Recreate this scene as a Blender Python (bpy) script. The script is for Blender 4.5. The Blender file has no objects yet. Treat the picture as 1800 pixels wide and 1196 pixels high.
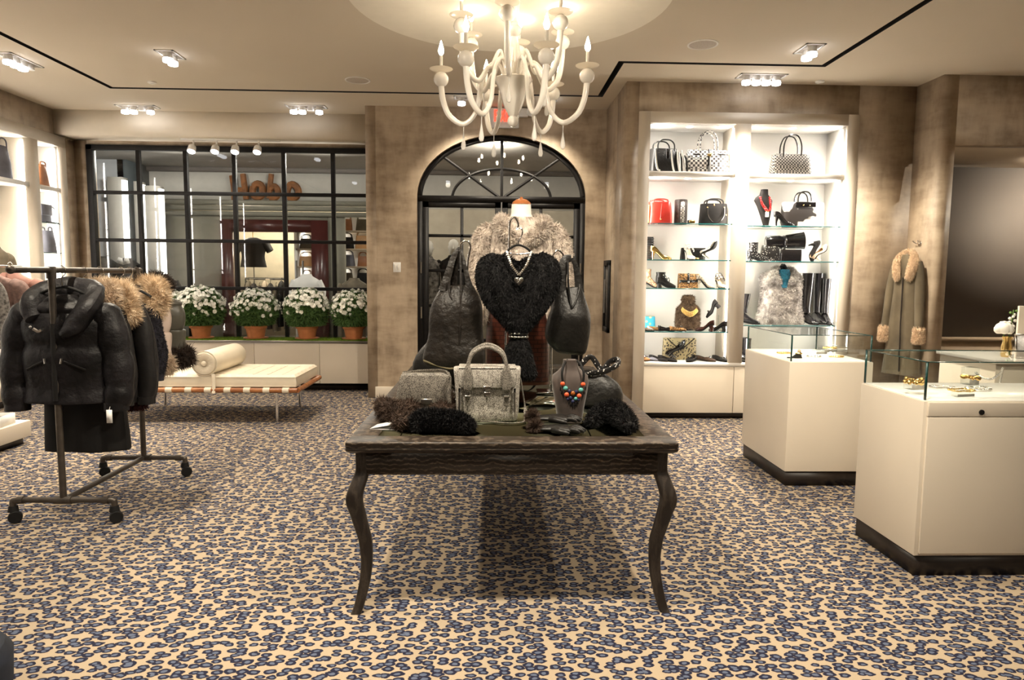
import bpy, bmesh, math, random
import numpy as np
from mathutils import Matrix, Vector
random.seed(7); RNG = np.random.default_rng(7)
PI = math.pi
SC = bpy.context.scene
COL = SC.collection
# ------------------------------------------------------------------ camera
F, CAMZ, ROLL, YAW, PITCH = 1200.0, 1.52, .009, .0317, .0950
CAMR = Matrix.Rotation(-YAW, 3, 'Z') @ Matrix.Rotation(PI/2-PITCH, 3, 'X') @ Matrix.Rotation(ROLL, 3, 'Z')
cd = bpy.data.cameras.new('camera'); cam = bpy.data.objects.new('camera', cd); COL.objects.link(cam)
cam.matrix_world = Matrix.Translation((0, 0, CAMZ)) @ CAMR.to_4x4()
cd.sensor_width = 36.0; cd.lens = F/1800*36; cd.clip_start = .05; cd.clip_end = 100
SC.camera = cam
# ------------------------------------------------------------------ world, view
w = bpy.data.worlds.new('world'); SC.world = w; w.use_nodes = True
w.node_tree.nodes['Background'].inputs[0].default_value = (.9, .95, 1, 1)
w.node_tree.nodes['Background'].inputs[1].default_value = .05
vs = SC.view_settings; vs.view_transform = 'Standard'; vs.look = 'None'; vs.gamma = 1; vs.use_curve_mapping = False
vs.exposure = 0.6
KS, KC, KL = 1.12, .85, .5          # ceiling spots, chandelier, shelf strips
WARM, NEUT, COOL = (1, .88, .70), (1, .93, .83), (.97, .98, 1)
SC.cycles.max_bounces = 7; SC.cycles.adaptive_threshold = .03; SC.cycles.transparent_max_bounces = 16; SC.cycles.sample_clamp_indirect = 6

def ray(u, v): return CAMR @ Vector(((u-900)/F, -(v-598)/F, -1))
def atY(u, v, Y): d = ray(u, v); return Vector((0, 0, CAMZ)) + d*(Y/d.y)
def atZ(u, v, Z=0.): d = ray(u, v); return Vector((0, 0, CAMZ)) + d*((Z-CAMZ)/d.z)
# ------------------------------------------------------------------ mesh builder
def T(x=0, y=0, z=0): return np.array(Matrix.Translation((x, y, z)))
def RX(a): return np.array(Matrix.Rotation(a, 4, 'X'))
def RY(a): return np.array(Matrix.Rotation(a, 4, 'Y'))
def RZ(a): return np.array(Matrix.Rotation(a, 4, 'Z'))
def SCL(x, y, z): return np.diag([x, y, z, 1.])
class MB:
    def __init__(s): s.V = []; s.n = 0; s.F = []; s.M = None
    def add(s, v, faces):
        v = np.asarray(v, float).reshape(-1, 3)
        if s.M is not None: v = v @ s.M[:3, :3].T + s.M[:3, 3]
        s.V.append(v)
        if isinstance(faces, np.ndarray): s.F.append(faces + s.n)
        else:
            by = {}
            for f in faces: by.setdefault(len(f), []).append(f)
            for k, fs in by.items(): s.F.append(np.array(fs) + s.n)
        s.n += len(v); return s
    def box(s, a, b):
        x0, y0, z0 = a; x1, y1, z1 = b
        v = [(x0, y0, z0), (x1, y0, z0), (x1, y1, z0), (x0, y1, z0), (x0, y0, z1), (x1, y0, z1), (x1, y1, z1), (x0, y1, z1)]
        return s.add(v, [(3, 2, 1, 0), (4, 5, 6, 7), (0, 1, 5, 4), (1, 2, 6, 5), (2, 3, 7, 6), (3, 0, 4, 7)])
    def cbox(s, c, d): return s.box([c[i]-d[i]/2 for i in range(3)], [c[i]+d[i]/2 for i in range(3)])
    def loft(s, rings, cap=True, closed=True):
        R = np.array(rings, float); m, n = R.shape[:2]
        i = np.arange(m-1)[:, None]; j = np.arange(n if closed else n-1)[None, :]; k = (j+1) % n
        q = np.stack([i*n+j, i*n+k, (i+1)*n+k, (i+1)*n+j], -1).reshape(-1, 4)
        fs = [tuple(x) for x in q]
        if cap: fs += [tuple(range(n-1, -1, -1)), tuple(range((m-1)*n, m*n))]
        return s.add(R.reshape(-1, 3), fs)
    def tube(s, pts, r, n=8, cap=True, flat=1.0, up=None):
        P = np.array([tuple(p) for p in pts], float); m = len(P)
        r = np.full(m, r) if np.isscalar(r) else np.interp(np.linspace(0, 1, m), np.linspace(0, 1, len(r)), r)
        t = np.gradient(P, axis=0); t /= np.linalg.norm(t, axis=1)[:, None]+1e-9
        a = np.array(up, float) if up is not None else (np.array([0, 0, 1.]) if abs(t[0, 2]) < .9 else np.array([1., 0, 0]))
        rings = []; th = np.linspace(0, 2*PI, n, endpoint=False)
        for k in range(m):
            u = a - t[k]*(a@t[k]); nu = np.linalg.norm(u)
            if nu < 1e-6: u = np.cross(t[k], [0, 1, .3]); nu = np.linalg.norm(u)
            u /= nu
            if up is None: a = u
            b = np.cross(t[k], u)
            rings.append(P[k] + r[k]*(np.cos(th)[:, None]*u*flat + np.sin(th)[:, None]*b))
        return s.loft(rings, cap)
    def lathe(s, prof, n=16, c=(0, 0, 0), cap=True):
        th = np.linspace(0, 2*PI, n, endpoint=False)
        return s.loft([[(c[0]+r*math.cos(t), c[1]+r*math.sin(t), c[2]+z) for t in th] for r, z in prof], cap)
    def ball(s, c, r, n=12, m=8):
        r = (r, r, r) if np.isscalar(r) else r
        th = np.linspace(0, 2*PI, n, endpoint=False)
        rings = [[(c[0]+r[0]*math.sin(p)*math.cos(t), c[1]+r[1]*math.sin(p)*math.sin(t), c[2]-r[2]*math.cos(p)) for t in th] for p in np.linspace(.06, PI-.06, m)]
        return s.loft(rings)
    def torus(s, c, R, r, n=24, k=8, sx=1, sy=1):
        p = [(c[0]+R*sx*math.cos(t), c[1]+R*sy*math.sin(t), c[2]) for t in np.linspace(0, 2*PI, n+1)]
        return s.tube(p, r, k, False)
    def prism(s, out, y0, y1):                 # outline in x,z extruded along y
        n = len(out); v = [(x, y0, z) for x, z in out] + [(x, y1, z) for x, z in out]
        return s.add(v, [tuple(range(n)), tuple(range(2*n-1, n-1, -1))] + [(i, i+n, (i+1) % n+n, (i+1) % n) for i in range(n)])
    def slab(s, out, z0, z1):                  # outline in x,y extruded along z
        n = len(out); v = [(x, y, z0) for x, y in out] + [(x, y, z1) for x, y in out]
        return s.add(v, [tuple(range(n-1, -1, -1)), tuple(range(n, 2*n))] + [(i, (i+1) % n, (i+1) % n+n, i+n) for i in range(n)])
    def verts(s): return np.concatenate(s.V)
    def jitter(s, a, f=9.0, seed=0):           # smooth wrinkles, applied to everything so far
        rg = np.random.default_rng(seed)
        K = rg.normal(size=(6, 3))*f; ph = rg.uniform(0, 6.3, (6, 3))
        for i, v in enumerate(s.V):
            d = np.zeros_like(v)
            for k in range(6): d += np.sin(v@K[k]+0)[:, None]*np.cos(ph[k])[None, :] + np.cos(v@K[k])[:, None]*np.sin(ph[k])[None, :]
            s.V[i] = v + a*d/3
        return s
    def fur(s, N, L, wd=.004, down=.35, jit=.5, src=None, comb=None, seed=1):
        src = src or s; v = src.verts(); tr = []
        for f in src.F:
            for k in range(1, f.shape[1]-1): tr.append(f[:, [0, k, k+1]])
        tr = np.concatenate(tr); a, b, c = v[tr[:, 0]], v[tr[:, 1]], v[tr[:, 2]]
        nn = np.cross(b-a, c-a); ar = np.linalg.norm(nn, axis=1)+1e-12
        rg = np.random.default_rng(seed); i = rg.choice(len(tr), N, p=ar/ar.sum())
        r1, r2 = np.sqrt(rg.random(N))[:, None], rg.random(N)[:, None]
        p = (1-r1)*a[i]+r1*(1-r2)*b[i]+r1*r2*c[i]
        d = nn[i]/ar[i][:, None] + rg.normal(size=(N, 3))*jit; d[:, 2] -= down
        if comb is not None: d += np.array(comb)
        d /= np.linalg.norm(d, axis=1)[:, None]+1e-9
        l = L*rg.uniform(.55, 1.2, N)[:, None]
        sd = np.cross(d, rg.normal(size=(N, 3))); sd /= np.linalg.norm(sd, axis=1)[:, None]+1e-9
        p = p - d*.1*L
        V = np.stack([p-sd*wd/2, p+sd*wd/2, p+d*l], 1).reshape(-1, 3)
        M = s.M; s.M = None; s.add(V, np.arange(3*N).reshape(-1, 3)); s.M = M
        return s
    def build(s, name, mat, parent=None, smooth=True, bev=0, sub=0, world=False, loc=None, ang=40):
        v = s.verts()
        if loc is not None: v = v - np.array(loc)
        if world and parent is not None:
            q = parent; off = np.zeros(3)
            while q is not None: off += np.array(q.location); q = q.parent
            v = v - off
        me = bpy.data.meshes.new(name); me.vertices.add(len(v)); me.vertices.foreach_set('co', v.ravel())
        li = np.concatenate([f.ravel() for f in s.F]); tot = np.concatenate([np.full(len(f), f.shape[1]) for f in s.F])
        me.loops.add(len(li)); me.loops.foreach_set('vertex_index', li)
        me.polygons.add(len(tot)); me.polygons.foreach_set('loop_start', np.concatenate([[0], np.cumsum(tot)[:-1]])); me.polygons.foreach_set('loop_total', tot)
        me.update(calc_edges=True); me.validate()
        if smooth:
            me.polygons.foreach_set('use_smooth', np.ones(len(me.polygons), bool))
            me.set_sharp_from_angle(angle=math.radians(ang))
        me.materials.append(mat)
        o = bpy.data.objects.new(name, me); COL.objects.link(o)
        if loc is not None: o.location = loc
        if parent: o.parent = parent
        if bev:
            b = o.modifiers.new('edge', 'BEVEL'); b.width = bev; b.segments = 2; b.limit_method = 'ANGLE'
        if sub:
            b = o.modifiers.new('soft', 'SUBSURF'); b.levels = sub; b.render_levels = sub
        return o
def tag(o, label=None, cat=None, group=None, kind=None):
    if label: o['label'] = label
    if cat: o['category'] = cat
    if group: o['group'] = group
    if kind: o['kind'] = kind
    return o
def thing(name, label, cat, loc=(0, 0, 0), rz=0, group=None):
    o = bpy.data.objects.new(name, None); COL.objects.link(o); o.empty_display_size = .05
    o.location = loc; o.rotation_euler = (0, 0, rz)
    return tag(o, label, cat, group)
def copy_tree(o, loc=None, rz=None, label=None, parent=None):
    c = o.copy(); COL.objects.link(c)
    if parent: c.parent = parent
    if loc is not None: c.location = loc
    if rz is not None: c.rotation_euler = (0, 0, rz)
    if label: c['label'] = label
    for ch in list(o.children): copy_tree(ch, parent=c)
    return c
def struct(mb, name, mat, smooth=False, label=None, **k):
    o = mb.build(name, mat, smooth=smooth, **k); o['kind'] = 'structure'
    if label: o['label'] = label
    return o
def box(a, b): return MB().box(a, b)
def arc(c, r, a0, a1, n, plane='xz'):
    out = []
    for t in np.linspace(a0, a1, n):
        p = [c[0], c[1], c[2]]; i, j = {'xz': (0, 2), 'xy': (0, 1), 'yz': (1, 2)}[plane]
        p[i] += r[0]*math.cos(t) if not np.isscalar(r) else r*math.cos(t)
        p[j] += r[1]*math.sin(t) if not np.isscalar(r) else r*math.sin(t)
        out.append(tuple(p))
    return out
def smoothpath(pts, n=24):
    P = np.array([tuple(p) for p in pts], float); m = len(P)
    Q = np.vstack([2*P[0]-P[1], P, 2*P[-1]-P[-2]]); out = []
    for x in np.linspace(0, m-1-1e-6, n):
        i = int(x); t = x-i; a, b, c, d = Q[i:i+4]
        out.append(.5*((2*b)+(c-a)*t+(2*a-5*b+4*c-d)*t*t+(3*b-a-3*c+d)*t**3))
    return np.array(out)
def sring(cx, cy, z, hx, hy, n=24, e=2.0):   # superellipse ring
    t = np.linspace(0, 2*PI, n, endpoint=False); c, s_ = np.cos(t), np.sin(t)
    return np.stack([cx+hx*np.sign(c)*np.abs(c)**(2/e), cy+hy*np.sign(s_)*np.abs(s_)**(2/e), np.full(n, z)], 1)
# ------------------------------------------------------------------ materials
class NT:
    def __init__(s, name):
        s.m = bpy.data.materials.new(name); s.m.use_nodes = True; s.t = s.m.node_tree; s.b = s.t.nodes['Principled BSDF']
    def n(s, ty, **k):
        x = s.t.nodes.new(ty)
        for a, b in k.items():
            if a.startswith('i_'): x.inputs[int(a[2:]) if a[2:].isdigit() else a[2:].replace('_', ' ')].default_value = b
            else: setattr(x, a, b)
        return x
    def l(s, a, b): s.t.links.new(a, b)
    def co(s, scale=(1, 1, 1), rot=(0, 0, 0), src='Object'):
        c = s.n('ShaderNodeTexCoord'); m = s.n('ShaderNodeMapping'); s.l(c.outputs[src], m.inputs[0])
        m.inputs['Scale'].default_value = scale; m.inputs['Rotation'].default_value = rot; return m.outputs[0]
    def ramp(s, fac, stops, interp='LINEAR'):
        r = s.n('ShaderNodeValToRGB'); s.l(fac, r.inputs[0]); e = r.color_ramp.elements; r.color_ramp.interpolation = interp
        while len(e) < len(stops): e.new(.5)
        for x, (p, c) in zip(e, stops): x.position = p; x.color = (*c, 1) if len(c) == 3 else c
        return r.outputs[0]
    def bump(s, h, st=.3, dist=.005):
        b = s.n('ShaderNodeBump'); b.inputs['Strength'].default_value = st; b.inputs['Distance'].default_value = dist
        s.l(h, b.inputs['Height']); s.l(b.outputs[0], s.b.inputs['Normal'])
def srgb(r, g, b): return tuple(((x/255+.055)/1.055)**2.4 if x > 10 else x/255/12.92 for x in (r, g, b))
def mat(name, col, rough=.5, metal=0, var=.08, vs=8, bump=0, bs=60, coat=0, emit=None, es=0, sheen=0, spec=.5):
    N = NT(name); b = N.b
    b.inputs['Roughness'].default_value = rough; b.inputs['Metallic'].default_value = metal
    b.inputs['Coat Weight'].default_value = coat; b.inputs['Sheen Weight'].default_value = sheen
    b.inputs['Specular IOR Level'].default_value = spec
    if var:
        t = N.n('ShaderNodeTexNoise', i_Scale=vs, i_Detail=3.); N.l(N.co(), t.inputs['Vector'])
        lo = tuple(c*(1-var*2) for c in col); hi = tuple(min(1, c*(1+var*2)) for c in col)
        N.l(N.ramp(t.outputs[0], [(.3, lo), (.7, hi)]), b.inputs['Base Color'])
    else: b.inputs['Base Color'].default_value = (*col, 1)
    if bump:
        t = N.n('ShaderNodeTexNoise', i_Scale=bs, i_Detail=4.); N.l(N.co(), t.inputs['Vector']); N.bump(t.outputs[0], bump, .012)
    if emit: b.inputs['Emission Color'].default_value = (*emit, 1); b.inputs['Emission Strength'].default_value = es
    return N.m
def glassmat(name, tint=(.95, .97, .96), ior=1.5, rough=0.0):
    m = bpy.data.materials.new(name); m.use_nodes = True; t = m.node_tree; t.nodes.clear()
    o = t.nodes.new('ShaderNodeOutputMaterial'); x = t.nodes.new('ShaderNodeMixShader'); f = t.nodes.new('ShaderNodeFresnel')
    a = t.nodes.new('ShaderNodeBsdfTransparent'); g = t.nodes.new('ShaderNodeBsdfGlossy')
    a.inputs[0].default_value = (*tint, 1); g.inputs['Roughness'].default_value = rough; f.inputs[0].default_value = ior
    ge = t.nodes.new('ShaderNodeNewGeometry'); mr = t.nodes.new('ShaderNodeMapRange'); mr.inputs[3].default_value = ior; mr.inputs[4].default_value = 1/ior
    t.links.new(ge.outputs['Backfacing'], mr.inputs[0]); t.links.new(mr.outputs[0], f.inputs[0])   # same reflectance from either face of a thin sheet
    t.links.new(f.outputs[0], x.inputs[0]); t.links.new(a.outputs[0], x.inputs[1]); t.links.new(g.outputs[0], x.inputs[2]); t.links.new(x.outputs[0], o.inputs[0])
    return m
def emis(name, col, st):
    m = bpy.data.materials.new(name); m.use_nodes = True; b = m.node_tree.nodes['Principled BSDF']
    b.inputs['Base Color'].default_value = (*col, 1); b.inputs['Emission Color'].default_value = (*col, 1); b.inputs['Emission Strength'].default_value = st
    return m
def m_carpet():
    N = NT('leopard_carpet'); co = N.co((1, 1.42, 1))
    dn = N.n('ShaderNodeTexNoise', i_Scale=30., i_Detail=2.); N.l(co, dn.inputs['Vector'])
    mx = N.n('ShaderNodeVectorMath', operation='SUBTRACT'); N.l(dn.outputs['Color'], mx.inputs[0]); mx.inputs[1].default_value = (.5, .5, .5)
    sc = N.n('ShaderNodeVectorMath', operation='SCALE'); N.l(mx.outputs[0], sc.inputs[0]); sc.inputs['Scale'].default_value = .024
    ad = N.n('ShaderNodeVectorMath', operation='ADD'); N.l(co, ad.inputs[0]); N.l(sc.outputs[0], ad.inputs[1])
    v = N.n('ShaderNodeTexVoronoi', i_Scale=20.); v.voronoi_dimensions = '2D'; v.inputs['Randomness'].default_value = .82; N.l(ad.outputs[0], v.inputs['Vector'])
    # size of each spot varies with its cell colour
    sp = N.n('ShaderNodeSeparateColor'); N.l(v.outputs['Color'], sp.inputs[0])
    mr = N.n('ShaderNodeMapRange'); N.l(sp.outputs[0], mr.inputs[0]); mr.inputs[3].default_value = .92; mr.inputs[4].default_value = 1.30
    dv = N.n('ShaderNodeMath', operation='MULTIPLY'); N.l(v.outputs['Distance'], dv.inputs[0]); N.l(mr.outputs[0], dv.inputs[1])
    base, navy, slate = (.49, .39, .275), (.024, .025, .048), (.13, .155, .225)
    r = N.ramp(dv.outputs[0], [(0, slate), (.20, slate), (.26, navy), (.475, navy), (.51, base)])
    w2 = N.n('ShaderNodeTexNoise', i_Scale=420., i_Detail=1.); N.l(co, w2.inputs['Vector'])
    m = N.n('ShaderNodeMix', data_type='RGBA', blend_type='MULTIPLY'); m.inputs[0].default_value = .35
    N.l(r, m.inputs[6]); N.l(N.ramp(w2.outputs[0], [(.3, (.55, .55, .55)), (.7, (1.0, 1.0, 1.0))]), m.inputs[7])
    N.l(m.outputs[2], N.b.inputs['Base Color']); N.b.inputs['Roughness'].default_value = .95; N.b.inputs['Specular IOR Level'].default_value = .1
    N.bump(w2.outputs[0], .35, .004); return N.m
def m_plaster(name, a, b, c):
    N = NT(name)
    n1 = N.n('ShaderNodeTexNoise', i_Scale=1.6, i_Detail=7., i_Roughness=.68); N.l(N.co((1, 1, 1.6)), n1.inputs['Vector'])
    n2 = N.n('ShaderNodeTexNoise', i_Scale=2.0, i_Detail=3., i_Roughness=.6); N.l(N.co((1.2, 1.2, 4)), n2.inputs['Vector'])
    n3 = N.n('ShaderNodeTexNoise', i_Scale=2.0, i_Detail=3., i_Roughness=.6); N.l(N.co((4, 4, 1.3)), n3.inputs['Vector'])
    x = N.n('ShaderNodeMath', operation='ADD'); N.l(n1.outputs[0], x.inputs[0]); N.l(n2.outputs[0], x.inputs[1])
    y = N.n('ShaderNodeMath', operation='ADD'); N.l(x.outputs[0], y.inputs[0]); N.l(n3.outputs[0], y.inputs[1])
    z = N.n('ShaderNodeMath', operation='DIVIDE'); N.l(y.outputs[0], z.inputs[0]); z.inputs[1].default_value = 3
    N.l(N.ramp(z.outputs[0], [(.38, a), (.5, b), (.62, c)]), N.b.inputs['Base Color']); N.b.inputs['Roughness'].default_value = .5
    N.bump(z.outputs[0], .5, .012); return N.m
def m_wood(name, a, b, scale=(2, 14, 14), rough=.45):
    N = NT(name); co = N.co(scale)
    d = N.n('ShaderNodeTexNoise', i_Scale=1.2, i_Detail=3.); N.l(co, d.inputs['Vector'])
    s = N.n('ShaderNodeMath', operation='MULTIPLY'); N.l(d.outputs[0], s.inputs[0]); s.inputs[1].default_value = 16
    sn = N.n('ShaderNodeMath', operation='SINE'); N.l(s.outputs[0], sn.inputs[0])
    g = N.n('ShaderNodeTexNoise', i_Scale=30., i_Detail=3.); N.l(N.co((scale[0]*.5, scale[1]*.9, scale[2]*.9)), g.inputs['Vector'])
    m = N.n('ShaderNodeMath', operation='MULTIPLY'); N.l(sn.outputs[0], m.inputs[0]); N.l(g.outputs[0], m.inputs[1])
    N.l(N.ramp(m.outputs[0], [(.18, a), (.55, b)]), N.b.inputs['Base Color']); N.b.inputs['Roughness'].default_value = rough
    N.bump(m.outputs[0], .25, .002); return N.m
def m_cerused(name, a, b):
    N = NT(name); w_ = N.n('ShaderNodeTexWave', wave_type='BANDS', bands_direction='Z'); N.l(N.co((1.6, 1.6, 1)), w_.inputs['Vector'])
    for k, v in (('Scale', 15.), ('Distortion', 7.), ('Detail', 3.), ('Detail Scale', .9), ('Detail Roughness', .55)): w_.inputs[k].default_value = v
    g = N.n('ShaderNodeTexNoise', i_Scale=60., i_Detail=3.); N.l(N.co((.6, 3, 3)), g.inputs['Vector'])
    m = N.n('ShaderNodeMath', operation='MULTIPLY'); N.l(w_.outputs['Fac'], m.inputs[0]); N.l(g.outputs[0], m.inputs[1])
    N.l(N.ramp(m.outputs[0], [(.30, a), (.42, tuple((p+q)/2.4 for p, q in zip(a, b))), (.56, b)]), N.b.inputs['Base Color']); N.b.inputs['Roughness'].default_value = .42
    N.bump(m.outputs[0], .15, .001); return N.m
def m_patch(name, a, b, scale):
    N = NT(name); t = N.n('ShaderNodeTexNoise', i_Scale=scale, i_Detail=2.); N.l(N.co(), t.inputs['Vector'])
    N.l(N.ramp(t.outputs[0], [(.50, a), (.54, b)]), N.b.inputs['Base Color']); N.b.inputs['Roughness'].default_value = .7; return N.m
def m_spots(name, base, ring, core, scale, t=(.2, .3, .36), rough=.6):
    N = NT(name); v = N.n('ShaderNodeTexVoronoi', i_Scale=scale); N.l(N.co(), v.inputs['Vector'])
    N.l(N.ramp(v.outputs[0], [(0, core), (t[0], core), (t[0]+.04, ring), (t[1], ring), (t[2], base)]), N.b.inputs['Base Color']); N.b.inputs['Roughness'].default_value = rough
    return N.m
def m_check(name, a, b, scale, rough=.5):
    N = NT(name); v = N.n('ShaderNodeTexChecker', i_Scale=scale); N.l(N.co(rot=(.3, .0, .05)), v.inputs['Vector'])
    v.inputs[1].default_value = (*a, 1); v.inputs[2].default_value = (*b, 1); N.l(v.outputs[0], N.b.inputs['Base Color']); N.b.inputs['Roughness'].default_value = rough
    return N.m
def m_crackle(name, a, b, scale):
    N = NT(name)
    v = N.n('ShaderNodeTexVoronoi', feature='DISTANCE_TO_EDGE', i_Scale=scale); N.l(N.co((1, 1, 1.9)), v.inputs['Vector'])
    n = N.n('ShaderNodeTexNoise', i_Scale=scale*.35, i_Detail=4.); N.l(N.co(), n.inputs['Vector'])
    s = N.n('ShaderNodeMath', operation='MULTIPLY'); N.l(v.outputs[0], s.inputs[0]); N.l(n.outputs[0], s.inputs[1])
    N.l(N.ramp(s.outputs[0], [(.0, b), (.045, b), (.1, a)]), N.b.inputs['Base Color']); N.b.inputs['Roughness'].default_value = .5
    N.bump(v.outputs[0], .4, .003); return N.m
def m_fur(name, a, b, scale=22, rough=.7, spec=.2):
    N = NT(name); t = N.n('ShaderNodeTexNoise', i_Scale=scale, i_Detail=4., i_Roughness=.65); N.l(N.co(), t.inputs['Vector'])
    N.l(N.ramp(t.outputs[0], [(.34, a), (.66, b)]), N.b.inputs['Base Color']); N.b.inputs['Roughness'].default_value = rough
    N.b.inputs['Specular IOR Level'].default_value = spec
    return N.m
def m_croc(name, a, b):
    N = NT(name); br = N.n('ShaderNodeTexBrick', i_Scale=9.); N.l(N.co(rot=(PI/2, 0, 0)), br.inputs['Vector'])
    br.inputs['Color1'].default_value = (*a, 1); br.inputs['Color2'].default_value = (*b, 1); br.inputs['Mortar'].default_value = (a[0]*.35, a[1]*.35, a[2]*.35, 1)
    br.inputs['Mortar Size'].default_value = .03; N.l(br.outputs[0], N.b.inputs['Base Color']); N.b.inputs['Roughness'].default_value = .3
    N.bump(br.outputs[1], -.5, .004); return N.m
M = {}
M['carpet'] = m_carpet()
M['plaster'] = m_plaster('tan_plaster', (.26, .195, .135), (.42, .33, .235), (.52, .42, .31))
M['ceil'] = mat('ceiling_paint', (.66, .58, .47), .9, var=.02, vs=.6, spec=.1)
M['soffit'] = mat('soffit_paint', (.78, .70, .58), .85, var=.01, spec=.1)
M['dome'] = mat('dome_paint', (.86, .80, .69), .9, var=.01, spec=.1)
M['slot'] = mat('slot_black', (.012, .01, .009), .8, var=0)
M['cream'] = mat('cream_lacquer', (.74, .66, .55), .38, var=.015, vs=2)
M['white'] = mat('white_lacquer', (.86, .83, .78), .4, var=.01, vs=2)
M['paper'] = mat('white_paper', (.85, .84, .82), .7, var=.02)
M['steel'] = mat('black_steel', (.010, .009, .009), .5, var=.1, vs=20, spec=.25)
M['toe'] = mat('dark_plinth', (.018, .012, .009), .45, var=.1)
M['black'] = mat('matte_black', (.008, .0075, .0075), .65, var=.1, spec=.25)
M['glass'] = glassmat('window_glass', (.86, .89, .88), 1.55)
M['doorglass'] = glassmat('door_glass', (.84, .84, .80), 1.55)
M['caseglass'] = glassmat('case_glass', (.95, .98, .965), 1.45)
M['acrylic'] = glassmat('clear_acrylic', (.93, .95, .95), 1.5)
M['gedge'] = mat('glass_edge', (.01, .13, .14), .15, var=.05)
M['gedged'] = mat('glass_edge_dark', (.008, .045, .04), .15, var=.05)
M['chrome'] = mat('chrome', (.8, .8, .8), .12, 1, var=0)
M['nickel'] = mat('brushed_nickel', (.55, .53, .5), .28, 1, var=.03)
M['iron'] = mat('pipe_iron', (.10, .085, .072), .42, .75, var=.1, vs=15)
M['gold'] = mat('gold_metal', (.83, .58, .22), .22, 1, var=.05)
M['silver'] = mat('silver_metal', (.82, .8, .76), .2, 1, var=.05)
M['fixture'] = mat('fixture_white', (.82, .79, .74), .5, var=.01)
M['lamp'] = emis('spot_lens', (.93, .95, 1.0), 7)
M['strip'] = emis('led_strip', (1, .97, .92), 14)
M['bulb'] = emis('flame_bulb', (1, .86, .66), 60)
M['milk'] = mat('milk_glass', (.92, .87, .79), .12, var=.02, coat=.5)
M['crystal'] = mat('clear_drop', (.92, .89, .84), .05, var=0, coat=1.0); M['crystal'].node_tree.nodes['Principled BSDF'].inputs['Alpha'].default_value = .55
M['dish'] = mat('opal_dish', (.92, .88, .80), .15, var=0)
_t = M['dish'].node_tree; _x = _t.nodes.new('ShaderNodeMixShader'); _x.inputs[0].default_value = .5; _l = _t.nodes.new('ShaderNodeBsdfTranslucent'); _l.inputs[0].default_value = (.95, .9, .82, 1)
_o = [n for n in _t.nodes if n.type == 'OUTPUT_MATERIAL'][0]; _t.links.new(_t.nodes['Principled BSDF'].outputs[0], _x.inputs[1]); _t.links.new(_l.outputs[0], _x.inputs[2]); _t.links.new(_x.outputs[0], _o.inputs[0])
M['speaker'] = mat('grille', (.5, .44, .38), .8, var=.05, vs=90)
M['tablewood'] = m_cerused('ebonised_oak', (.022, .0145, .0095), (.125, .094, .068))
M['legwood'] = m_wood('ebonised_oak_leg', (.016, .011, .008), (.042, .031, .023), (14, 14, 2))
M['mirror'] = mat('smoky_glass', (.30, .325, .24), .02, 1, var=0)
M['ivory'] = mat('ivory_leather', (.70, .62, .49), .42, var=.03, vs=5, bump=.03, bs=180)
M['teak'] = m_wood('warm_teak', (.28, .10, .035), (.42, .17, .06), (1.5, 10, 10), .35)
M['terracotta'] = mat('terracotta', (.50, .19, .07), .8, var=.08)
M['grass'] = m_fur('turf', (.07, .15, .01), (.20, .30, .03), 30)
M['leaf'] = m_fur('mum_leaf', (.04, .10, .025), (.16, .27, .09), 40)
M['petal'] = mat('mum_petal', (.95, .93, .86), .7, var=.04, vs=30)
M['leather'] = mat('black_leather', (.009, .008, .007), .42, var=.15, vs=14, bump=.35, bs=45, spec=.38)
M['leather2'] = mat('dark_brown_leather', (.014, .0108, .0085), .46, var=.2, vs=18, bump=.9, bs=26, spec=.38)
M['patent'] = mat('black_patent', (.012, .011, .012), .12, var=.05, coat=.6)
M['suede'] = mat('black_suede', (.02, .018, .017), .8, var=.15, spec=.2)
M['nylon'] = mat('black_puffer_nylon', (.007, .006, .007), .5, var=.45, vs=7, bump=.6, bs=24, spec=.28)
M['nylon2'] = mat('charcoal_nylon', (.011, .010, .010), .5, var=.15, vs=9, bump=.4, bs=16, spec=.25)
M['olive'] = mat('olive_cotton', (.13, .105, .07), .75, var=.1, bump=.4, bs=20)
M['dknit'] = mat('navy_black_knit', (.014, .013, .02), .9, var=.3, vs=40)
M['wool'] = mat('charcoal_wool', (.02, .017, .016), .95, var=.3, vs=30, bump=.4, bs=90)
M['blush'] = mat('cream_pink_nylon', (.62, .5, .43), .5, var=.05, bump=.3, bs=18)
M['moss'] = mat('moss_nylon', (.07, .065, .05), .4, var=.1, bump=.3, bs=18)
M['maroon'] = m_fur('maroon_fur', (.03, .008, .01), (.07, .02, .02))
M['furcoy'] = m_fur('coyote_fur', (.38, .25, .14), (.92, .76, .56), 14)
M['furpale'] = m_fur('pale_coyote_fur', (.30, .20, .13), (.78, .64, .48), 14)
M['furbr'] = m_fur('brown_fur', (.028, .017, .012), (.09, .058, .042))
M['furgrey'] = m_fur('grey_rabbit_fur', (.34, .28, .235), (.78, .69, .60), 18)
M['furgrey2'] = m_fur('grey_vest_fur', (.24, .21, .20), (.78, .74, .70), 11)
M['furblk'] = m_fur('black_fur', (.004, .004, .0045), (.013, .012, .0125), 16, .6, .2)
M['furdk'] = m_fur('dark_fur', (.02, .014, .011), (.06, .04, .03))
M['furtaupe'] = m_fur('taupe_fur', (.09, .06, .04), (.26, .18, .12))
M['furtan'] = m_fur('tan_shearling', (.60, .44, .29), (.9, .73, .54), 20)
M['shear'] = mat('olive_suede', (.115, .09, .055), .9, var=.15, vs=4, sheen=.1)
M['crackle'] = m_crackle('grey_crackle_leather', (.72, .68, .60), (.17, .15, .13), 140)
M['crackledk'] = m_crackle('dark_crackle_leather', (.38, .345, .29), (.08, .07, .06), 140)
M['croc'] = m_croc('brown_croc', (.085, .022, .012), (.06, .015, .009))
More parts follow.
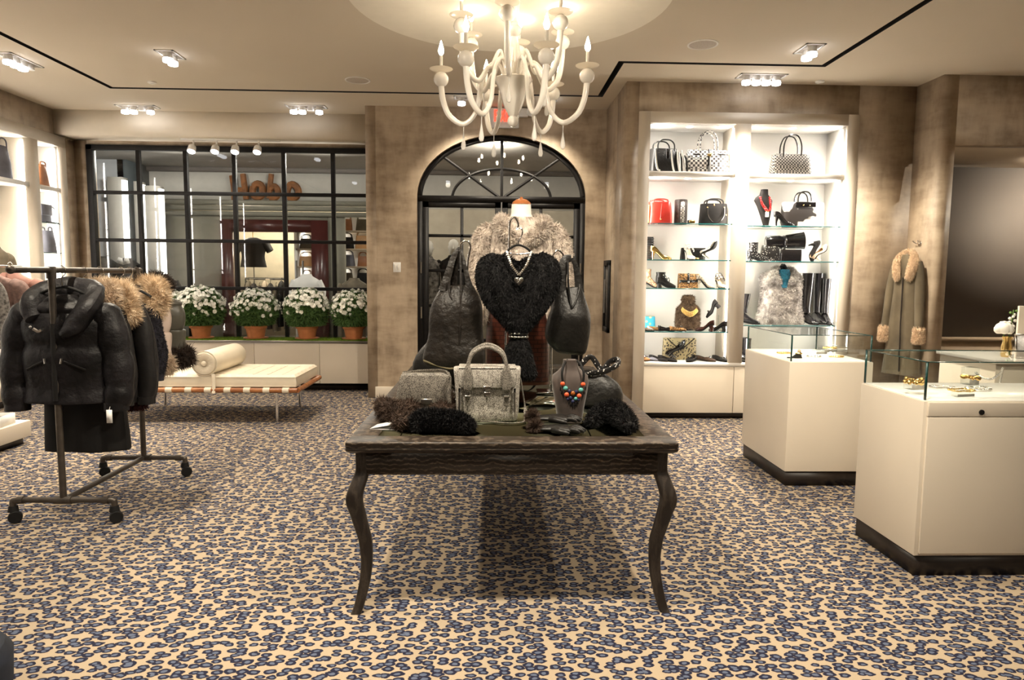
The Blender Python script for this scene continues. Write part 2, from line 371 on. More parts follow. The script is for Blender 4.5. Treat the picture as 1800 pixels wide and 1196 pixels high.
M['velvet'] = mat('taupe_velvet', (.055, .038, .031), .6, var=.25, vs=10, sheen=.25)
M['coral'] = mat('coral_bead', (.85, .13, .05), .25, var=.03)
M['turq'] = mat('turquoise_bead', (.12, .42, .38), .3, var=.1)
M['navyb'] = mat('navy_bead', (.03, .035, .09), .2, var=.1)
M['amber'] = mat('amber_stone', (.35, .10, .02), .15, var=.1)
M['red'] = mat('red_leather', (.62, .045, .03), .35, var=.05, bump=.1, bs=90)
M['redb'] = mat('red_bead', (.55, .02, .02), .2, var=.1)
M['orange'] = mat('orange_print', (.75, .22, .06), .5, var=.2, vs=40)
M['tan'] = mat('tan_leather', (.48, .26, .11), .5, var=.1)
M['nude'] = mat('nude_lining', (.66, .47, .30), .6, var=.05)
M['slate'] = mat('slate_suede', (.16, .16, .19), .8, var=.1)
M['brownl'] = mat('cognac_leather', (.33, .13, .05), .5, var=.1)
M['leopard'] = m_spots('leopard_calf', (.50, .27, .10), (.02, .012, .008), (.30, .14, .05), 58, (.22, .42, .46))
M['leopard2'] = m_spots('leopard_bootie', (.42, .25, .14), (.025, .012, .008), (.25, .12, .06), 75, (.2, .42, .46))
M['cane'] = m_spots('cane_print', (.30, .24, .13), (.02, .015, .01), (.02, .015, .01), 42, (.30, .36, .40))
M['woven'] = m_check('woven_white_black', (.72, .69, .64), (.05, .045, .045), 42)
M['tweed'] = m_check('black_tweed', (.02, .018, .018), (.42, .39, .35), 60)
M['stud'] = m_spots('studded_leather', (.015, .014, .014), (.015, .014, .014), (.75, .72, .68), 60, (.2, .24, .28), .3)
M['floral'] = m_spots('teal_floral', (.015, .20, .30), (.20, .34, .12), (.55, .58, .30), 16, (.12, .25, .3))
M['cowhide'] = m_patch('cowhide', (.02, .015, .014), (.86, .83, .78), 5.0)
M['snake'] = m_spots('snake_print', (.55, .48, .38), (.05, .04, .035), (.09, .07, .06), 70, (.2, .3, .36), .35)
M['python'] = m_check('silver_print', (.6, .56, .5), (.12, .1, .09), 60, .3)
M['zebra'] = mat('white_stripe', (.85, .83, .78), .5, var=.02)
M['teal'] = mat('teal_knit', (.01, .11, .18), .9, var=.2, vs=60)
M['skin'] = mat('mannequin_white', (.80, .77, .70), .5, var=.02)
M['wallgrey'] = mat('charcoal_wall', (.13, .115, .105), .75, var=.03, vs=1)
M['beige'] = mat('beige_wainscot', (.46, .37, .27), .7, var=.03)
M['mallw'] = mat('mall_wall', (.50, .48, .44), .8, var=.02)
M['mallg'] = mat('mall_grey_green', (.20, .19, .15), .7, var=.03)
M['mallc'] = mat('mall_ceiling', (.45, .42, .38), .9, var=.02)
M['mallf'] = mat('mall_floor', (.22, .2, .18), .25, var=.08)
M['oxblood'] = mat('oxblood_wood', (.06, .014, .012), .3, var=.1)
M['rust'] = mat('rust_letter', (.20, .075, .02), .7, var=.2, vs=12)
M['redexit'] = emis('exit_red', (1, .06, .03), 1.6)
M['photo'] = mat('photo_print', (.80, .74, .70), .4, var=.35, vs=16)
M['rose'] = mat('rose_petal', (.92, .89, .80), .6, var=.03)
M['green'] = mat('stem_green', (.12, .25, .05), .6, var=.1)
M['screen'] = mat('panel_screen', (.20, .18, .16), .2, var=.05)
M['denim'] = mat('dark_blue_cloth', (.012, .016, .028), .9, var=.2)
# ================================================================== the room
C = 3.5
WL, WINY, DWY, BKY, BKX0, BKX1, RTX, RTY = -5.4, 9.2, 8.35, 7.15, 1.38, 4.40, 4.40, 6.72
struct(box((-6.2, -3.7, -.1), (9, 9.3, 0)), 'floor', M['carpet'], label='leopard print carpet in beige, navy and slate blue')
def fill2d(loops, z):
    bm = bmesh.new(); es = []
    for lp in loops:
        vs_ = [bm.verts.new((x, y, z)) for x, y in lp]
        es += [bm.edges.new((vs_[i], vs_[(i+1) % len(vs_)])) for i in range(len(vs_))]
    bmesh.ops.triangle_fill(bm, use_beauty=True, use_dissolve=False, edges=es)
    bm.verts.index_update(); v = [tuple(x.co) for x in bm.verts]; f = [tuple(x.index for x in p.verts) for p in bm.faces]; bm.free()
    return v, f
DC, DR = (.125, 5.13), 1.17
slot_in = [(-4.09, -3.0), (-4.09, 7.72), (1.17, 7.72), (1.17, 6.5), (3.08, 6.5), (3.08, -3.0)]
slot_out = [(-4.15, -3.06), (-4.15, 7.78), (1.23, 7.78), (1.23, 6.56), (3.14, 6.56), (3.14, -3.06)]
circ = [(DC[0]+DR*math.cos(t), DC[1]+DR*math.sin(t)) for t in np.linspace(0, 2*PI, 72, endpoint=False)]
mb = MB()
for loops in ([slot_in, circ], [[(-6, -3.8), (-6, 9.35), (7.6, 9.35), (7.6, -3.8)], slot_out]): mb.add(*fill2d(loops, C))
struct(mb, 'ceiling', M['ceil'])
mb = MB(); n = 6
mb.loft([[(x, y, z) for x, y in s_] for s_, z in ((slot_in, C+.001), (slot_in, C+.1), (slot_out, C+.1), (slot_out, C+.001))], cap=False)
struct(mb, 'trim_1', M['slot'], label='black reveal slot running around the ceiling')
mb = MB(); mb.lathe([(DR*math.cos(t)**.55, .42*math.sin(t)) for t in np.linspace(0, PI/2-.02, 22)], 72, (DC[0], DC[1], C), cap=True)
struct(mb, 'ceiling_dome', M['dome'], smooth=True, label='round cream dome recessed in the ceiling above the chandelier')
# walls
mb = MB(); mb.box((WL-.5, -3.6, 3.19), (WL, 9.3, C)); mb.box((WL-.5, 8.97, 0), (WL, 9.3, 3.19)); mb.box((WL-.5, -3.6, 0), (WL, 2.9, 3.19))
struct(mb, 'wall_left', M['plaster'])
mb = MB(); mb.box((WL, WINY, 0), (-5.24, WINY+.2, C)); mb.box((-5.24, WINY, 3.15), (-1.2, WINY+.2, C)); mb.box((-5.24, WINY, 0), (-1.2, WINY+.2, .6))
struct(mb, 'wall_window_side', M['plaster'])
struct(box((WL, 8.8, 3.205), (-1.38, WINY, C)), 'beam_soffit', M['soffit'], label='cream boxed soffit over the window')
# door wall with the arched opening
AX, AW, AZ, AT = .125, 1.02, 2.44, 3.19
arch = [(AX-AW, 0)] + [(AX-AW*math.cos(t), AZ+(AT-AZ)*math.sin(t)) for t in np.linspace(0, PI, 41)] + [(AX+AW, 0)]
outer = [(-1.38, 0), (-1.38, C), (BKX0+.12, C), (BKX0+.12, 0)]
v, f = fill2d([outer + arch[::-1]], 0)
mb = MB(); mb.add([(x, DWY, z) for x, z, _ in v], f); mb.add([(x, DWY+.3, z) for x, z, _ in v], f)
mb.loft([[(x, DWY, z) for x, z in arch], [(x, DWY+.3, z) for x, z in arch]], cap=False, closed=False)
mb.box((-1.5, DWY, 0), (-1.381, WINY-.001, C))
struct(mb, 'wall_door_side', M['plaster'])
struct(box((BKX0, BKY+.501, 0), (BKX0+.1, DWY-.001, C)), 'wall_jog', M['plaster'])
mb = MB(); mb.box((BKX0, BKY, 0), (1.51, BKY+.5, C)); mb.box((1.51, BKY, 3.2), (3.80, BKY+.5, C)); mb.box((3.80, BKY, 0), (RTX-.001, BKY+.5, C)); mb.box((1.51, BKY+.45, 0), (3.80, BKY+.5, 3.2))
struct(mb, 'wall_shelf_side', M['plaster'])
mb = MB(); mb.box((RTX, RTY, 0), (RTX+.15, BKY+.2, C)); mb.box((RTX+.151, RTY, 2.84), (7.399, RTY+.15, C))
struct(mb, 'wall_return', M['plaster'])
struct(box((7.4, -3.6, 0), (7.5, 8.6, C)), 'wall_right', M['plaster'])
struct(box((-6, -3.7, 0), (7.5, -3.6, C)), 'wall_rear', M['plaster'])
mb = MB(); mb.box((RTX+.151, 8.2, .78), (7.5, 8.3, 3.0)); struct(mb, 'wall_passage', M['wallgrey'], label='charcoal wall at the back of the side passage')
struct(box((RTX+.151, 8.17, 0), (7.5, 8.3, .78)), 'wall_passage_lower', M['beige'])
struct(box((RTX+.151, 8.14, .76), (7.5, 8.2, .81)), 'trim_2', M['beige'], label='beige chair rail along the charcoal wall')
struct(box((RTX+.151, 6.87, 2.86), (7.5, 8.3, 2.95)), 'ceiling_passage', M['ceil'])
struct(box((RTX+.001, BKY+.201, 0), (RTX+.15, 8.2, 3.0)), 'wall_passage_side', M['wallgrey'])
for nm, a, b in (('baseboard_door_side', (-1.41, DWY-.02, 0), (AX-AW-.02, DWY, .14)), ('baseboard_door_side_end', (AX+AW+.02, DWY-.02, 0), (BKX0, DWY, .14)), ('baseboard_jog', (BKX0-.02, BKY-.02, 0), (BKX0, DWY, .14)),
                 ('baseboard_shelf_side', (3.82, BKY-.02, 0), (RTX, BKY, .14)), ('baseboard_return', (RTX-.02, RTY, 0), (RTX, BKY-.02, .14))):
    struct(box(a, b), nm, M['cream'], bev=.004)
# ------------------------------------------------------------------ window
win = thing('window_1', 'black steel grid window looking out to the shop across the hall', None, (-3.4, WINY, .6)); win['kind'] = 'structure'
wx = [-5.24, -4.59, -3.985, -3.36, -2.72, -2.08, -1.38]; wz = [.62, 1.31, 1.93, 2.545, 3.15]
mb = MB(); mb.box((wx[0], WINY-.03, wz[0]), (wx[0]+.075, WINY+.05, wz[-1])); mb.box((wx[-1]-.02, WINY-.03, wz[0]), (wx[-1]+.06, WINY+.05, wz[-1]))
mb.box((wx[0], WINY-.03, wz[-1]-.065), (wx[-1], WINY+.05, wz[-1])); mb.box((wx[0], WINY-.03, wz[0]-.02), (wx[-1], WINY+.05, wz[0]+.03))
mb.build('window_frame', M['steel'], win, False, bev=.004, world=True)
for x in wx[1:-1]: box((x-.025, WINY-.02, wz[0]), (x+.025, WINY+.04, wz[-1])).build('mullion', M['steel'], win, False, bev=.004, world=True)
for z in wz[1:-1]: box((wx[0], WINY-.025, z-.022), (wx[-1], WINY+.035, z+.022)).build('glazing_bar', M['steel'], win, False, bev=.004, world=True)
for i in range(6):
    for j in range(4):
        p = MB(); x0, x1, z0, z1 = wx[i]+.01, wx[i+1]-.01, wz[j]+.005, wz[j+1]-.005
        p.add([(x0, WINY+.01, z0), (x1, WINY+.01, z0), (x1, WINY+.01, z1), (x0, WINY+.01, z1)], [(0, 1, 2, 3)]); p.build('pane', M['glass'], win, False, world=True)
# ------------------------------------------------------------------ arched double door
dr = thing('door_1', 'arched black steel double door with glass panes and fan light', None, (AX, DWY+.1, 0)); dr['kind'] = 'structure'
DY = DWY+.06
def archline(w, h, t0=0, t1=PI, n=41): return [(AX-w*math.cos(t), DY+.03, AZ+h*math.sin(t)) for t in np.linspace(t0, t1, n)]
H_ = AT-AZ
mb = MB()
o1 = [(AX-AW*math.cos(t), AZ+H_*math.sin(t)) for t in np.linspace(0, PI, 41)]; o2 = [(AX-(AW-.055)*math.cos(t), AZ+(H_-.055)*math.sin(t)) for t in np.linspace(PI, 0, 41)]
mb.prism(o1+o2, DY, DY+.07); mb.box((AX-AW, DY, 0), (AX-AW+.06, DY+.07, AZ)); mb.box((AX+AW-.06, DY, 0), (AX+AW, DY+.07, AZ)); mb.box((AX-AW, DY-.005, AZ-.035), (AX+AW, DY+.075, AZ+.03))
mb.build('door_frame', M['steel'], dr, False, world=True)
MB().tube(archline(.60, .36), .018, 8).build('fan_arch', M['steel'], dr, True, world=True)
for a in (PI/4.1, PI/2, PI-PI/4.1):
    MB().tube([(AX, DY+.03, AZ), (AX-(AW-.03)*math.cos(a), DY+.03, AZ+(H_-.03)*math.sin(a))], .018, 8).build('fan_bar', M['steel'], dr, True, world=True)
aa = [0, PI/4.1, PI/2, PI-PI/4.1, PI]
for k in range(4):
    t = np.linspace(aa[k], aa[k+1], 12); p = MB()
    vv = [(AX, DY+.03, AZ+.01)] + [(AX-(AW-.04)*math.cos(x), DY+.03, AZ+(H_-.04)*math.sin(x)) for x in t]
    p.add(vv, [tuple(range(len(vv)))]); p.build('fan_pane', M['doorglass'], dr, False, world=True)
zr = [.28, .71, 1.135, 1.565, 1.99, 2.40]
for s_ in (-1, 1):
    xa, xb = (AX-AW+.065, AX-.008) if s_ < 0 else (AX+.008, AX+AW-.065)
    lf = MB(); lf.box((xa, DY+.005, .02), (xa+.07, DY+.055, 2.40)); lf.box((xb-.07, DY+.005, .02), (xb, DY+.055, 2.40)); lf.box((xa, DY+.005, .02), (xb, DY+.055, .28)); lf.box((xa, DY+.005, 2.33), (xb, DY+.055, 2.40))
    leaf = lf.build('door_leaf', M['steel'], dr, False, world=True)
    xm = (xa+xb)/2
    box((xm-.018, DY+.01, .28), (xm+.018, DY+.05, 2.35)).build('door_bar', M['steel'], leaf, False, world=True)
    for z in zr[1:-1]: box((xa+.06, DY+.01, z-.018), (xb-.06, DY+.05, z+.018)).build('door_bar', M['steel'], leaf, False, world=True)
    for x0, x1 in ((xa+.06, xm-.01), (xm+.01, xb-.06)):
        for j in range(5):
            p = MB(); p.add([(x0, DY+.03, zr[j]), (x1, DY+.03, zr[j]), (x1, DY+.03, zr[j+1]), (x0, DY+.03, zr[j+1])], [(0, 1, 2, 3)]); p.build('door_pane', M['doorglass'], leaf, False, world=True)
    xh = xa+.01 if s_ < 0 else xb-.01
    for z in (.5, 1.05, 1.6): MB().tube([(xh-.03*s_*-1, DY-.0, z-.07), (xh-.03*s_*-1, DY-.0, z+.07)], .009, 8).build('hinge', M['nickel'], leaf, world=True)
    MB().tube([(AX+s_*.05, DY-.03, .95), (AX+s_*.05, DY-.03, 1.25)], .01, 8).build('door_handle', M['nickel'], leaf, world=True)
# ------------------------------------------------------------------ window bench with drawers, turf
wb = thing('window_bench', 'low cream bench cabinet with flat drawer fronts below the window', 'cabinet', (-3.3, 8.9, 0))
box((-5.38, 8.87, .09), (-1.4, 9.18, .63)).build('body', M['cream'], wb, False, world=True)
box((-5.38, 8.82, .628), (-1.4, 9.18, .652)).build('top', mat('pewter_edge', (.3, .28, .25), .35, .3, var=.05), wb, False, world=True)
box((-5.38, 8.95, 0), (-1.4, 9.18, .09)).build('plinth', M['toe'], wb, False, world=True)
xs = [-5.38, -4.72, -3.90, -3.045, -2.21, -1.4]
for a, b in zip(xs, xs[1:]): box((a+.003, 8.85, .095), (b-.003, 8.87, .615)).build('drawer_front', M['cream'], wb, False, bev=.002, world=True)
mb = MB(); mb.box((-5.36, 8.835, .652), (-1.4, 9.16, .660)); mb.fur(26000, .022, .004, -.8, .5)
tag(mb.build('grass_mat', M['grass'], None, False, loc=(-3.38, 9.0, .652)), 'strip of bright green artificial grass under the flower pots', 'grass', kind='stuff')
# ------------------------------------------------------------------ right display niche
NB = BKY+.42
su = thing('display_shelves', 'white lit display niche with two bays of shelves for shoes and bags', 'shelves', (2.65, BKY, 0))
x0, x1, bl0, bl1, br0, br1 = 1.51, 3.80, 1.625, 2.53, 2.67, 3.685
zt = 3.09; zl = .61
fr = MB()
for a, b in (((x0, BKY-.03, 0), (bl0, BKY+.02, 3.2)), ((br1, BKY-.03, 0), (x1, BKY+.02, 3.2)), ((bl0, BKY-.03, zt), (br1, BKY+.02, 3.2))): fr.box(a, b)
fr.build('frame', M['cream'], su, False, world=True)
fr = MB()
for a, b in (((x0, BKY+.02, zl), (bl0, NB, 3.2)), ((br1, BKY+.02, zl), (x1, NB, 3.2)), ((bl0, BKY+.02, zt), (br1, NB, 3.2)), ((bl0-.05, NB, zl), (br1+.05, NB+.02, 3.2))): fr.box(a, b)
fr.build('lining', M['white'], su, False, world=True)
box((bl1, BKY-.03, zl), (br0, NB, zt)).build('divider', M['cream'], su, False, world=True)
box((bl0, BKY-.01, zl-.04), (br1, NB, zl)).build('bottom_shelf', M['white'], su, False, world=True)
box((x0, BKY+.03, .06), (x1, NB, zl-.04)).build('base_cabinet', M['cream'], su, False, world=True)
box((x0, BKY+.05, 0), (x1, NB, .06)).build('plinth', M['toe'], su, False, world=True)
for a, b in ((bl0, 2.60), (2.606, br1)): box((a, BKY+.0, .065), (b, BKY+.03, zl-.045)).build('cabinet_door', M['cream'], su, False, bev=.002, world=True)
ZS = {'L': [2.605, 2.075, 1.695, 1.395, .935], 'R': [2.595, 2.06, 1.69, 1.01]}
for side, (a, b) in (('L', (bl0, bl1)), ('R', (br0, br1))):
    z = ZS[side][0]; sh = box((a, BKY+.0, z-.05), (b, NB, z)).build('shelf', M['white'], su, False, world=True)
    for z in ZS[side][1:]:
        g = box((a, BKY+.03, z-.008), (b, NB, z)).build('glass_shelf', M['caseglass'], su, False, world=True)
        box((a, BKY+.027, z-.009), (b, BKY+.031, z+.001)).build('edge', M['gedge'], g, False, world=True)
    for zz in (zt, ZS[side][0]-.05):
        for k in range(3):
            xx = a+(b-a)*(.14+.36*k)
            p = MB(); p.lathe([(.035, 0), (.035, -.006), (.026, -.008)], 16, (xx, BKY+.14, zz)); p.build('puck_light', M['lamp'], su, world=True)
            L = bpy.data.lights.new('puck', 'SPOT'); L.energy = 12*KL; L.color = NEUT; L.spot_size = 2.2; L.spot_blend = .8; L.shadow_soft_size = .03
            lo = bpy.data.objects.new('puck_lamp', L); COL.objects.link(lo); lo.location = (xx, BKY+.14, zz-.02)
    for xx, dx in ((a+.006, 1), (b-.006, -1)):
        box((xx-.005, BKY+.08, zl+.02), (xx+.005, BKY+.095, zt-.02)).build('light_strip', M['strip'], su, False, world=True)
        L = bpy.data.lights.new('strip', 'AREA'); L.shape = 'RECTANGLE'; L.size = .03; L.size_y = zt-zl-.1; L.energy = 13*KL; L.color = NEUT
        lo = bpy.data.objects.new('strip_lamp', L); COL.objects.link(lo); lo.location = (xx+dx*.012, BKY+.07, (zt+zl)/2)
        lo.rotation_euler = Matrix(((0, 0, -1*dx), (0, 1, 0), (1*dx, 0, 0))).to_euler()
        d = Vector((dx, .75, 0)).normalized(); zx = -d; yx = Vector((0, 0, 1)); xx_ = yx.cross(zx)
        lo.rotation_euler = Matrix((xx_, yx, zx)).transposed().to_euler()
# ------------------------------------------------------------------ shelves on the window-side end wall
lu = thing('niche_shelves', 'tall white lit shelf niche on the wall behind the garment rack', 'shelves', (WL, 6.5, 0))
ya = [2.9, 4.2, 5.55, 6.9, 8.36, 8.92]   # bay edges along the wall
fr = MB(); fr.box((WL-.02, 2.9, 3.06), (WL+.03, 8.97, 3.19)); fr.box((WL-.02, 8.87, .3), (WL+.03, 8.97, 3.06))
fr.build('frame', M['cream'], lu, False, world=True)
fr = MB(); fr.box((WL-.45, 2.9, .3), (WL-.42, 8.97, 3.1)); fr.box((WL-.45, 2.9, 3.06), (WL-.02, 8.97, 3.1)); fr.box((WL-.45, 8.87, .3), (WL-.02, 8.97, 3.1))
fr.build('lining', M['white'], lu, False, world=True)
box((WL-.45, 2.9, .08), (WL+.03, 8.97, .32)).build('base_cabinet', M['cream'], lu, False, world=True)
box((WL-.45, 2.9, 0), (WL+.0, 8.97, .08)).build('plinth', M['toe'], lu, False, world=True)
for k in range(1, 5):
    y = ya[k]; box((WL-.42, y-.07, .32), (WL+.03, y+.07, 3.06)).build('divider', M['cream'], lu, False, world=True)
def strip_lamp(p, d, h, e, col=NEUT):
    L = bpy.data.lights.new('strip', 'AREA'); L.shape = 'RECTANGLE'; L.size = .03; L.size_y = h; L.energy = e; L.color = col
    lo = bpy.data.objects.new('strip_lamp', L); COL.objects.link(lo); lo.location = p
    zx = -Vector(d).normalized(); yx = Vector((0, 0, 1)); lo.rotation_euler = Matrix((yx.cross(zx), yx, zx)).transposed().to_euler()
for k in range(5):
    a, b = ya[k]+.07, ya[k+1]-.07
    if k == 4: b = 8.87
    box((WL-.42, a, 2.50), (WL+.0, b, 2.55)).build('shelf', M['white'], lu, False, world=True)
    if k == 4:
        for z in (2.11, 1.745, 1.38, 1.0):
            g = box((WL-.42, a, z-.008), (WL-.03, b, z)).build('glass_shelf', M['caseglass'], lu, False, world=True)
            box((WL-.031, a, z-.009), (WL-.027, b, z+.001)).build('edge', M['gedged'], g, False, world=True)
    for y, dy in ((b-.006, -1), (a+.006, 1)):
        box((WL-.07, y-.005, .34), (WL-.05, y+.005, 3.04)).build('light_strip', M['strip'], lu, False, world=True)
    strip_lamp((WL-.06, b-.02, 1.7), (-.75, -1, 0), 2.6, 8*KL); strip_lamp((WL-.06, a+.02, 1.7), (-.75, 1, 0), 2.6, 8*KL)
# ------------------------------------------------------------------ the hall and shop across, seen through the glass
struct(box((-11, 9.3, -.1), (5, 17, -.0)), 'floor_hall', M['mallf'])
struct(box((-11, 9.4, 3.44), (5, 13, 3.5)), 'ceiling_hall', M['mallc'])
struct(box((-11, 12.9, 3.36), (5, 13.0, 3.46)), 'trim_3', M['wallgrey'], label='dark band where the hall ceiling meets the shop front')
mb = MB(); mb.box((-11, 13, 2.87), (-1.4, 13.2, 3.44)); mb.box((-1.4, 13, 2.4), (5, 13.2, 3.44)); struct(mb, 'wall_hall_fascia', M['mallw'], label='pale fascia above the shop front across the hall')
mb = MB()
for z, d in ((2.77, .10), (2.67, .07), (2.57, .05)): mb.box((-6.35, 13-d, z), (-2.0, 13.1, z+.08))
struct(mb, 'trim_4', M['mallg'], label='stepped grey green cornice over the shop entrance')
mb = MB(); mb.box((-6.35, 13.0, 0), (-5.02, 13.15, 2.6)); mb.box((-3.05, 13.0, 0), (-2.75, 13.15, 2.6)); mb.box((-5.02, 13.0, 2.50), (-3.05, 13.15, 2.6)); struct(mb, 'wall_hall_front', M['mallg'])
mb = MB(); mb.box((-11, 12.2, 0), (-6.35, 12.4, 3.44)); struct(mb, 'wall_hall_panel', mat('hall_panel', (.40, .42, .45), .6, var=.03))
struct(box((-6.45, 12.2, 0), (-6.3, 13.1, 3.44)), 'wall_hall_pier', mat('teal_grey', (.07, .09, .10), .6, var=.05))
mb = MB(); mb.box((-11, 16.8, 0), (5, 17, 3.5)); struct(mb, 'wall_shop_rear', mat('shop_cream', (.62, .54, .40), .8, var=.03))
struct(box((-11, 13.2, 3.0), (5, 17, 3.1)), 'ceiling_shop', M['mallc'])
struct(box((-1.4, 11.6, 0), (4.9, 11.7, 2.6)), 'wall_hall_low', mat('hall_taupe', (.42, .37, .29), .8, var=.03))
struct(box((4.9, 9.3, 0), (5, 17, 3.5)), 'wall_hall_end', M['mallw']); struct(box((-11.1, 9.3, 0), (-11, 17, 3.5)), 'wall_hall_far_end', M['mallw'])
sf = thing('shop_doorway', 'oxblood wooden door frame of the shop across the hall', 'doorway', (-4.0, 13, 0))
for a, b in (((-5.02, 12.95, 0), (-4.82, 13.1, 2.5)), ((-3.35, 12.95, 0), (-3.05, 13.1, 2.5))): box(a, b).build('post', M['oxblood'], sf, False, world=True)
box((-4.82, 12.95, 2.28), (-3.35, 13.1, 2.5)).build('head_rail', M['oxblood'], sf, False, world=True)
for x in (-3.62, -3.5): MB().tube([(x, 12.9, .8), (x, 12.9, 1.75)], .02, 8).build('pull_handle', M['nickel'], sf, world=True)
def lamp_at(p, e, col=WARM, size=.3, ty='POINT'):
    L = bpy.data.lights.new('lamp', ty); L.energy = e; L.color = col; L.shadow_soft_size = size
    o = bpy.data.objects.new('lamp', L); COL.objects.link(o); o.location = p; return o
# white hall columns; their glowing edges stand in for reflected shelf strips
for i, (u0, u1) in enumerate(((197, 228), (243, 259), (262, 291))):
    a, b = atY(u0, 400, 12.1), atY(u1, 400, 12.1); t_ = thing('display_column', ['broad white hall display column with a lit edge, nearest the tan wall corner', 'slim white hall display column with a lit edge, between two others', 'white hall display column with a lit edge, beside the dark pier'][i], 'column', ((a.x+b.x)/2, 12.1, 0))
    box((a.x, 12.0, 0), (b.x-.05, 12.2, [3.12, 3.05, 2.98][i])).build('panel', M['mallw'], t_, False, world=True)
    box((b.x-.05, 11.99, .05), (b.x, 12.1, [3.12, 3.05, 2.98][i]-.05)).build('light_strip', emis('hall_strip', (1, .97, .92), 2.2), t_, False, world=True)  # emissive edge in place of a shelf strip mirrored in the window
hs = thing('shop_sign', 'rust brown letters spelling the shop name on the pale fascia', 'sign', (-4.2, 12.95, 2.9))
L4 = [([(408, 309), (411, 330), (412, 352)], .055), ([(427, 306), (430, 330), (433, 351)], .055), ([(409, 337), (420, 334), (431, 336)], .05)], [([(446, 328), (452, 323), (460, 327), (462, 340), (456, 347), (447, 345), (444, 336), (446, 328)], .062)], \
     [([(477, 306), (475, 325), (473, 349)], .05), ([(474, 332), (483, 328), (489, 337), (485, 347), (474, 348)], .06)], [([(507, 330), (512, 324), (521, 328), (525, 338), (519, 348), (508, 347), (505, 338), (507, 330)], .062)]
for nm, st in zip(('letter_h', 'letter_o', 'letter_b', 'letter_o'), L4):
    mb = MB()
    for pts, r in st: mb.tube(smoothpath([atY(u, v, 12.93) for u, v in pts], 20), r, 8)
    mb.build(nm, M['rust'], hs, world=True)

for x, y, e in ((-8.0, 10.4, 30), (-5.2, 10.8, 60), (-2.6, 10.8, 60), (.2, 10.2, 30), (2.8, 10.2, 30)):  # lamps added to brighten the hall beyond the glass
    t = thing('hall_downlight', 'round downlight in the hall ceiling '+{-8.0: 'above the lit display columns', -5.2: 'above the grey pier', -2.6: 'before the shop name', .2: 'behind the fan light', 2.8: 'beyond the shelf side of the arched door'}[x], 'ceiling light', (x, y, 3.44), 0, 'hall downlights')
    MB().lathe([(.09, 0), (.09, -.012), (.07, -.014)], 20).build('rim', M['fixture'], t); MB().lathe([(.07, -.012), (.05, -.018)], 20).build('lens', M['lamp'], t)
    lamp_at((x, y, 3.3), e, NEUT, .1)
for x, y in ((-5.6, 15.2), (-4.0, 15.0), (-2.2, 15.2), (-.2, 14.6), (2.4, 14.6)):  # further lamps added, to brighten the shop interior
    t = thing('shop_downlight', 'round downlight in the far shop, '+{-5.6: 'behind the grey green wall', -4.0: 'over the clothes rail', -2.2: 'over the bag shelves', -.2: 'behind the arched door wall', 2.4: 'at the far end'}[x], 'ceiling light', (x, y, 3.0), 0, 'shop downlights')
    MB().lathe([(.09, 0), (.09, -.012), (.07, -.014)], 20).build('rim', M['fixture'], t); MB().lathe([(.07, -.012), (.05, -.018)], 20).build('lens', M['lamp'], t)
    lamp_at((x, y, 2.85), 110, WARM, .1)

t = thing('passage_downlight', 'round downlight in the ceiling of the side passage', 'ceiling light', (6.9, 7.3, 2.86)); MB().lathe([(.08, 0), (.08, -.01), (.06, -.012)], 20).build('rim', M['fixture'], t); MB().lathe([(.06, -.01), (.04, -.016)], 20).build('lens', M['lamp'], t)  # added out of view to lift the dark passage
lamp_at((6.9, 7.3, 2.70), 80, WARM, .1)
# ================================================================== ceiling fittings
def aim(o, d): o.rotation_euler = Vector(d).to_track_quat('-Z', 'Y').to_euler()
def spot_fixture(name, label, x, y, heads, axis, on, aimd, watt, group='recessed ceiling spotlights', size=1.9, col=WARM):
    t = thing(name, label, 'ceiling light', (x, y, C), 0 if axis == 'x' else PI/2, group)
    L = heads*.10+.03; mb = MB()
    for a, b in (((-L/2-.02, -.085, -.008), (L/2+.02, -.07, .0)), ((-L/2-.02, .07, -.008), (L/2+.02, .085, 0)), ((-L/2-.02, -.085, -.008), (-L/2, .085, 0)), ((L/2, -.085, -.008), (L/2+.02, .085, 0))): mb.box(a, b)
    mb.build('trim_frame', M['fixture'], t, False)
    box((-L/2, -.07, -.004), (L/2, .07, -.001)).build('housing', M['speaker'], t, False)
    for k in range(heads):
        xx = -L/2+.015+.10*(k+.5)
        mb = MB(); mb.lathe([(.034, 0), (.038, -.02), (.041, -.05)], 16, (xx, 0, 0)); h = mb.build('lamp_head', M['fixture'], t)
        if on[k]:
            mb = MB(); mb.lathe([(.041, -.05), (.044, -.065), (.042, -.085), (.026, -.09)], 16, (xx, 0, 0)); mb.build('lens', M['lamp'], h)
            Lg = bpy.data.lights.new('spot', 'SPOT'); Lg.energy = watt*KS; Lg.color = col; Lg.spot_size = size; Lg.spot_blend = .7; Lg.shadow_soft_size = .05
            o = bpy.data.objects.new('spot_lamp', Lg); COL.objects.link(o)
            o.location = Vector((x, y, C-.13)) + (Vector((xx, 0, 0)) if axis == 'x' else Vector((0, xx, 0))); aim(o, aimd)
    return t
spot_fixture('recessed_spotlight', 'four head spotlight above the window, beside the dome camera corner', -4.26, 8.58, 4, 'x', (1, 1, 0, 1), (0, -.35, -1), 40, size=1.3)
spot_fixture('recessed_spotlight', 'four head spotlight above the window, near the arched door wall', -2.21, 8.44, 4, 'x', (1, 1, 0, 1), (0, -.35, -1), 40, size=1.3)
spot_fixture('recessed_spotlight', 'pair of spotlight heads set in the ceiling above the daybed', -2.94, 6.55, 2, 'y', (1, 1), (.2, -.3, -1), 85)
spot_fixture('recessed_spotlight', 'spotlight with three lit heads outside the slot, over the wall shelves', -4.46, 6.8, 4, 'y', (1, 1, 1, 0), (-.3, 0, -1), 75)
